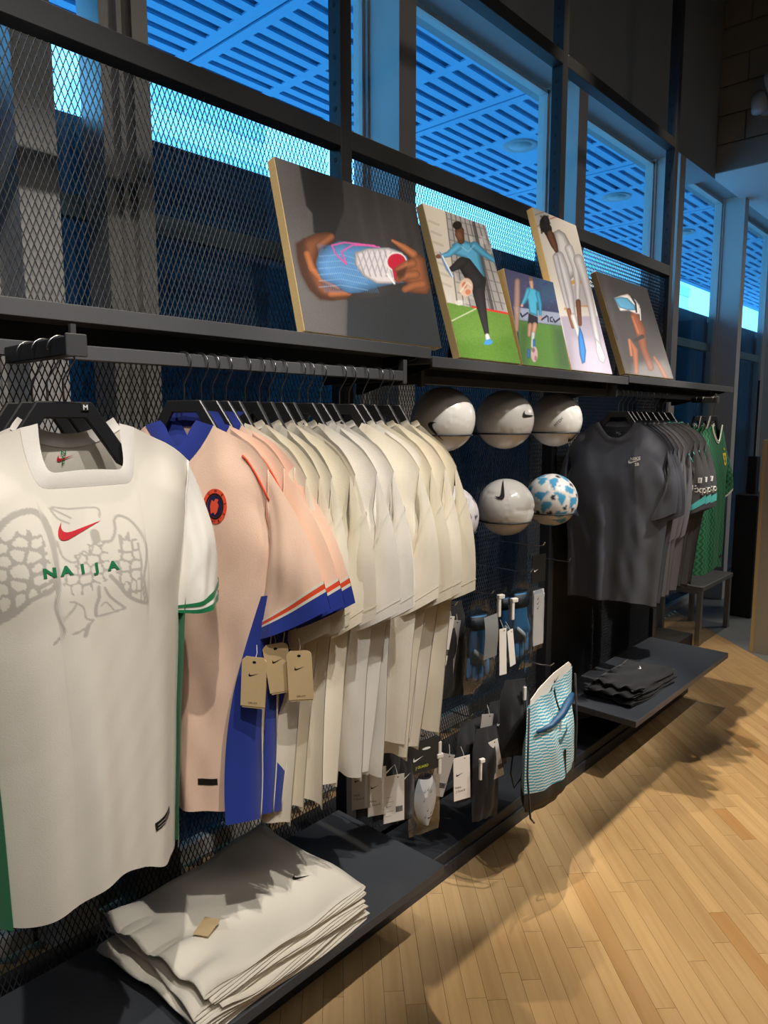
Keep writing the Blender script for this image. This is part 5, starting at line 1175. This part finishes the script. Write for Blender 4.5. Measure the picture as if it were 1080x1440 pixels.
# ---- blue striped sack
ms = bpy.data.materials.new('striped_sack'); ms.use_nodes = True
nt = ms.node_tree; N = nt.nodes; L = nt.links; b = N['Principled BSDF']
tc = N.new('ShaderNodeTexCoord'); sx_ = N.new('ShaderNodeSeparateXYZ'); L.new(tc.outputs['Object'], sx_.inputs[0])
stp = mth('MULTIPLY', mth('FLOOR', mth('MULTIPLY', mth('ADD', sx_.outputs['X'], mth('MULTIPLY', sx_.outputs['Z'], 0.35)), 34.0)), 0.42)
wv = mth('SINE', mth('ADD', mth('MULTIPLY', sx_.outputs['Z'], 570.0), mth('ADD', mth('MULTIPLY', stp, 5.0), mth('MULTIPLY', mth('SINE', mth('MULTIPLY', sx_.outputs['X'], 60.0)), 0.9))))
rp = N.new('ShaderNodeValToRGB'); rp.color_ramp.elements[0].position = 0.45; rp.color_ramp.elements[0].color = (*rgb(70, 170, 200), 1); rp.color_ramp.elements[1].position = 0.55; rp.color_ramp.elements[1].color = (*rgb(222, 232, 230), 1)
L.new(mth('MULTIPLY_ADD', wv, 0.5, 0.5), rp.inputs[0]); L.new(rp.outputs[0], b.inputs['Base Color']); b.inputs['Roughness'].default_value = 0.55
BX, BY, BZT = 2.19, 1.20, 0.685
sack = empty('gym_sack', (BX, BY, BZT), 0.08, 'pale blue and white wave striped gym sack with black base', 'bag')
def sack_sheet(sg, v0, v1, nv, grow=0.0):
    u, v = np.meshgrid(np.linspace(-1, 1, 21), np.linspace(v0, v1, nv)); W2 = 0.190 * (0.97 + 0.05 * v) * (1 - 0.10 * sm(0.88, 1.0, v) * np.abs(u) ** 3) + grow
    X = u * W2; Z = -0.415 * v + 0.022 * u * (1 - v) - 0.012 * np.abs(u) ** 3 * 0 + 0.015 * (u ** 2) * sm(0.85, 1, v)
    T = (0.010 + 0.050 * sm(0.0, 0.5, v)) * (1 - np.abs(u) ** 3) * (1 - 0.55 * sm(0.85, 1.0, v)) + grow
    w_ = 0.006 * np.sin(7 * u + 6 * v) * (1 - u ** 2) + 0.004 * np.sin(12 * u - 9 * v + 1) * (1 - u ** 2) + 0.006 * np.exp(-((u + 0.1 - 0.5 * (v - 0.3)) / 0.08) ** 2) * sm(0.05, 0.2, v) * (1 - sm(0.6, 0.8, v))
    return np.stack([X, sg * T + w_ * (1 if sg < 0 else 0.2), Z], -1)
b = MB(); b.grid(sack_sheet(-1, 0, 0.79, 26)); b.grid(sack_sheet(1, 0, 0.79, 26), True); b.build('sack_body', ms, sack, smooth=True)
b = MB(); b.grid(sack_sheet(-1, 0.775, 1.0, 9, 0.0015)); b.grid(sack_sheet(1, 0.775, 1.0, 9, 0.0015), True); e0 = sack_sheet(-1, 0.775, 1.0, 9, 0.0015)[-1]; e1 = sack_sheet(1, 0.775, 1.0, 9, 0.0015)[-1]; b.grid(np.stack([e0, e1])); base = b.build('base', mat('sack_base', hx('2b2826'), 0.7), sack, smooth=True)
flat_print(tf2(TICKM, (0.01, -0.385), 0.03), m_grey_ink, base, 'tick_print', -0.052)
sb = MB(); A_ = sack_sheet(-1, 0, 0.86, 26); sb.grid(A_); bvs = BVHTree.FromPolygons(sb.v, sb.f); inf_s = {'f': bvs}
def strip(pts, w_, m, nm, off=0.002):
    P = []
    for i, (x, z) in enumerate(pts): P += [(x - w_ / 2, z), (x + w_ / 2, z)]
    on_cloth(inf_s, (P, [(2 * i, 2 * i + 1, 2 * i + 3, 2 * i + 2) for i in range(len(pts) - 1)]), m, sack, nm, off=off)
strip([(0.02, -0.015 - 0.01 * k) for k in range(10)], 0.008, m_ink, 'centre_strap', 0.003); strip([(0.0 - 0.002 * k, -0.12 - 0.006 * k) for k in range(6)], 0.006, m_grey_ink, 'zip_pull', 0.004); strip([(0.005 - 0.000 * k, -0.225 - 0.012 * k) for k in range(11)], 0.009, m_ink, 'zip', 0.003)
on_cloth(inf_s, tf2(TICKM, (0.01, -0.165), 0.085, 0.55), mat('tick_bluegrey', hx('4a6670'), 0.6), sack, 'tick_print', off=0.003)
b = MB(); b.tube([(-0.155, -0.026, -0.112), (-0.09, -0.046, -0.106), (-0.03, -0.058, -0.082), (0.03, -0.056, -0.056), (0.075, -0.048, -0.046), (0.09, -0.040, -0.064)], [0.006, 0.010, 0.013, 0.014, 0.009, 0.004], 10); b.v = [(p[0], p[1], p[2]) for p in b.v]; b.build('handle', mat('handle_blue', hx('0f4570'), 0.5), sack, smooth=True)
b = MB(); b.prism([(-0.165, -0.03), (-0.160, -0.004), (-0.10, 0.018), (0.02, 0.040), (0.150, 0.046), (0.172, 0.03), (0.165, -0.03)], -0.001, 0.001); cd_ = b.build('insert_card', m_tagw, sack); flat_print(tf2(TICKM, (0.045, 0.010), 0.05, 0.1), m_ink, cd_, 'tick_print', -0.002)
b = MB(); b.tube([(0.192, -0.01, -0.01), (0.198, -0.02, -0.2), (0.195, -0.02, -0.36)], 0.004, 6); b.build('side_cord', c_blk, sack, smooth=True)
b = MB(); b.tube([(-0.19, -0.01, -0.02), (-0.21, -0.02, -0.25), (-0.20, -0.03, -0.40), (-0.17, -0.03, -0.43)], 0.004, 6); b.build('side_cord', c_blk, sack, smooth=True)

# ================================================================== FOLDED STACKS
def folded(name, lab, cat, grp, loc, rz, wx_, dy_, m, seed, layers=4, gap=0.0065, th=0.0022, loops=0.018, lift=0.0, tick=None):
    rs = random.Random(seed); t = empty(name, loc, rz, lab, cat, grp)
    prof = []; n_ = 22; endj = [rs.uniform(-0.030, 0.030) for _ in range(layers)]
    for k in range(layers):
        z = gap * (k + 0.4); xs = np.linspace(0, 1, n_) if k % 2 == 0 else np.linspace(1, 0, n_)
        for x in xs:
            prof.append(((x - 0.5) * wx_ + endj[k] * math.exp(-(x / 0.16) ** 2), z))
        xe = prof[-1][0]; sg = 1 if k % 2 == 0 else -1
        if k < layers - 1:
            for a in (-60, -20, 20, 60): prof.append((xe + sg * (0.004 + (0.012 if sg < 0 else 0.004)) * math.cos(math.radians(a)), z + gap / 2 + gap * 0.5 * math.sin(math.radians(a))))
    ny = 22; A_ = np.zeros((ny, len(prof), 3)); ph = [rs.uniform(0, 6.28) for _ in range(6)]
    for j in range(ny):
        y = (j / (ny - 1) - 0.5) * dy_
        for i, (x, z) in enumerate(prof):
            wob = 0.5 * gap * (math.sin(9 * x / wx_ + 6 * y / dy_ + ph[0]) + math.sin(4 * x / wx_ - 9 * y / dy_ + ph[1])) * 0.35
            xn = x / wx_ + 0.5; ly = z / (gap * layers)
            wob += loops * math.exp(-(max(xn, 0) / 0.13) ** 2) * (0.5 + 0.5 * math.sin(ly * 9 + 17 * y / dy_ * (0.5 + ly) + ph[5])) * (0.25 + 0.75 * ly) * 0.6
            wob += 0.6 * gap * math.sin(16 * xn + 5 * math.sin(4 * y / dy_ + ph[0]) + ph[3]) * ly ** 2 + 0.5 * gap * math.sin(11 * y / dy_ + 6 * xn + ph[4]) * ly ** 2
            A_[j, i] = (x + 0.008 * math.sin(5 * y / dy_ + ph[2] + z * 90) + 0.03 * (y / dy_) * math.sin(ph[3]) * 0.4, y - 0.006 * math.sin(7 * x / wx_ + z * 160 + ph[4]), max(0.0015, z + wob * (0.3 + z / (gap * layers)) + lift * max(0, x / wx_ + y / dy_) ** 2 * z / (gap * layers)))
    b = MB(); b.grid(A_); o = b.build('cloth', m, t, smooth=True, recalc=False)
    sd = o.modifiers.new('thickness', 'SOLIDIFY'); sd.thickness = th; sd.offset = 0
    if tick:
        tv = []; bv = BVHTree.FromPolygons(b.v, b.f)
        vf = tf2(TICKM, tick[:2], tick[2], tick[3]); out = []
        for x, y in vf[0]:
            h = bv.ray_cast(Vector((x, y, 0.5)), Vector((0, 0, -1))); out.append((x, y, (h[0].z if h[0] else gap * layers) + th * 0.5 + 0.0015))
        q = MB(); q.add(out, vf[1]); q.build('tick_print', tick[4], t, recalc=False)
    return t
white_names = ['lowest white folded tee of the stack on the long bench', 'second white folded tee up in the stack on the long bench', 'third white folded tee up in the stack on the long bench', 'top white folded tee with black tick on the long bench']
z = 0.3012
for k in range(4):
    H_ = 0.0255
    folded('folded_tee', white_names[k], 'tee', 'white folded tees', (0.995 + (0.006, -0.008, 0.004, 0.0)[k], 1.395 + (0.004, -0.004, 0.0, 0.003)[k], z), (0.0, 0.03, -0.02, 0.02)[k], 0.470, 0.395, c_ivory, 30 + k, layers=4 if k < 3 else 5, loops=0.040, gap=0.0056, lift=0.0 if k < 3 else 0.03,
           tick=(0.150, -0.055, 0.050, -0.85, m_ink) if k == 3 else None)
    z += 0.0262
t = empty('kraft_label', (0.86, 1.36, z + 0.016), 0.5, 'small kraft label lying on the white folded stack', 'label'); b = MB(); b.box((-0.03, -0.02, 0), (0.03, 0.02, 0.0012)); b.build('card', m_tagk, t)
z = 0.3012
for k in range(4):
    folded('folded_garment', ['lowest black folded garment on the far bench', 'second black folded garment up on the far bench', 'third black folded garment up on the far bench', 'top black folded garment with white tick on the far bench'][k], 'garment', 'black folded garments', (3.335 + (0.0, 0.008, -0.006, 0.004)[k], 1.375, z), -0.04 + 0.02 * k, 0.44, 0.235, c_blk, 50 + k, layers=3, gap=0.0052, loops=0.034,
           tick=(0.13, 0.02, 0.05, 0.2, m_white_ink) if k == 3 else None)
    z += 0.0178

# ================================================================== FAR THINGS
t = empty('steel_bench', (5.55, 1.83, 0), 0, 'low grey steel framed bench by the window beyond the rack', 'bench')
m_stl = mat('brushed_steel', hx('8f8e8b'), 0.4, 0.7)
b = MB(); b.box((-0.34, -0.16, 0.405), (0.34, 0.155, 0.44)); b.build('seat', m_stl, t, bevel=0.003)
for sx in (-1, 1):
    for sy in (-1, 1): b = MB(); b.box((sx * 0.32 - 0.02, sy * 0.135 - 0.018, 0.0), (sx * 0.32 + 0.02, sy * 0.135 + 0.018, 0.405)); b.build('leg', m_stl, t, bevel=0.002)
    b = MB(); b.box((sx * 0.32 - 0.012, -0.117, 0.38), (sx * 0.32 + 0.012, 0.117, 0.404)); b.build('rail', m_stl, t)
t = empty('display_partition', (5.36, 0.55, 0), 0, 'beige display partition with a pale wooden edge', 'partition')
b = MB(); b.box((-0.03, -0.8, 0), (0.03, 0.80, 1.49)); b.build('panel', mat('partition_beige', hx('b9b0a4'), 0.8, 0, 0.05, 5), t)
b = MB(); b.box((-0.032, 0.80, 0), (0.032, 0.822, 1.49)); b.build('wooden_edge', m_wood_edge, t)
t = empty('black_pedestal', (6.45, 1.72, 0), 0, 'black display pedestal with a thin stem by the far window', 'pedestal')
b = MB(); b.box((-0.2, -0.10, 0), (0.2, 0.07, 1.02)); b.build('plinth', m_ink, t, bevel=0.004)
b = MB(); b.box((-0.05, -0.035, 1.021), (0.05, 0.035, 1.33)); b.build('stem', m_ink, t, bevel=0.004)
b = MB(); b.tube([(0, 0, 1.33), (0, 0, 1.95)], 0.008, 8); b.build('rod', m_ink, t)
# lamp on the bulkhead: pale elbow pipe with a round head
t = empty('elbow_lamp', (XB - 0.006, 1.66, 3.90), 0, 'pale elbow arm lamp fixed to the painted block wall', 'lamp')
m_lampw = mat('lamp_plastic', hx('b9bcc0'), 0.4)
b = MB(); b.lathe([(0.0, 0), (0.06, 0), (0.06, 0.02), (0.0, 0.02)], 20); b.v = [(-p[2], p[0], p[1]) for p in b.v]; b.build('wall_plate', m_lampw, t, smooth=False)
b = MB(); b.tube([(-0.01, 0, 0), (-0.16, 0, 0), (-0.24, -0.01, -0.01), (-0.29, -0.02, -0.05), (-0.31, -0.03, -0.13)], 0.042, 14); b.build('elbow_pipe', m_lampw, t, smooth=True)
b = MB(); b.tube([(-0.25, -0.06, 0.06), (-0.25, -0.42, 0.13)], [0.065, 0.075], 18); b.build('lamp_head', m_lampw, t, smooth=True)
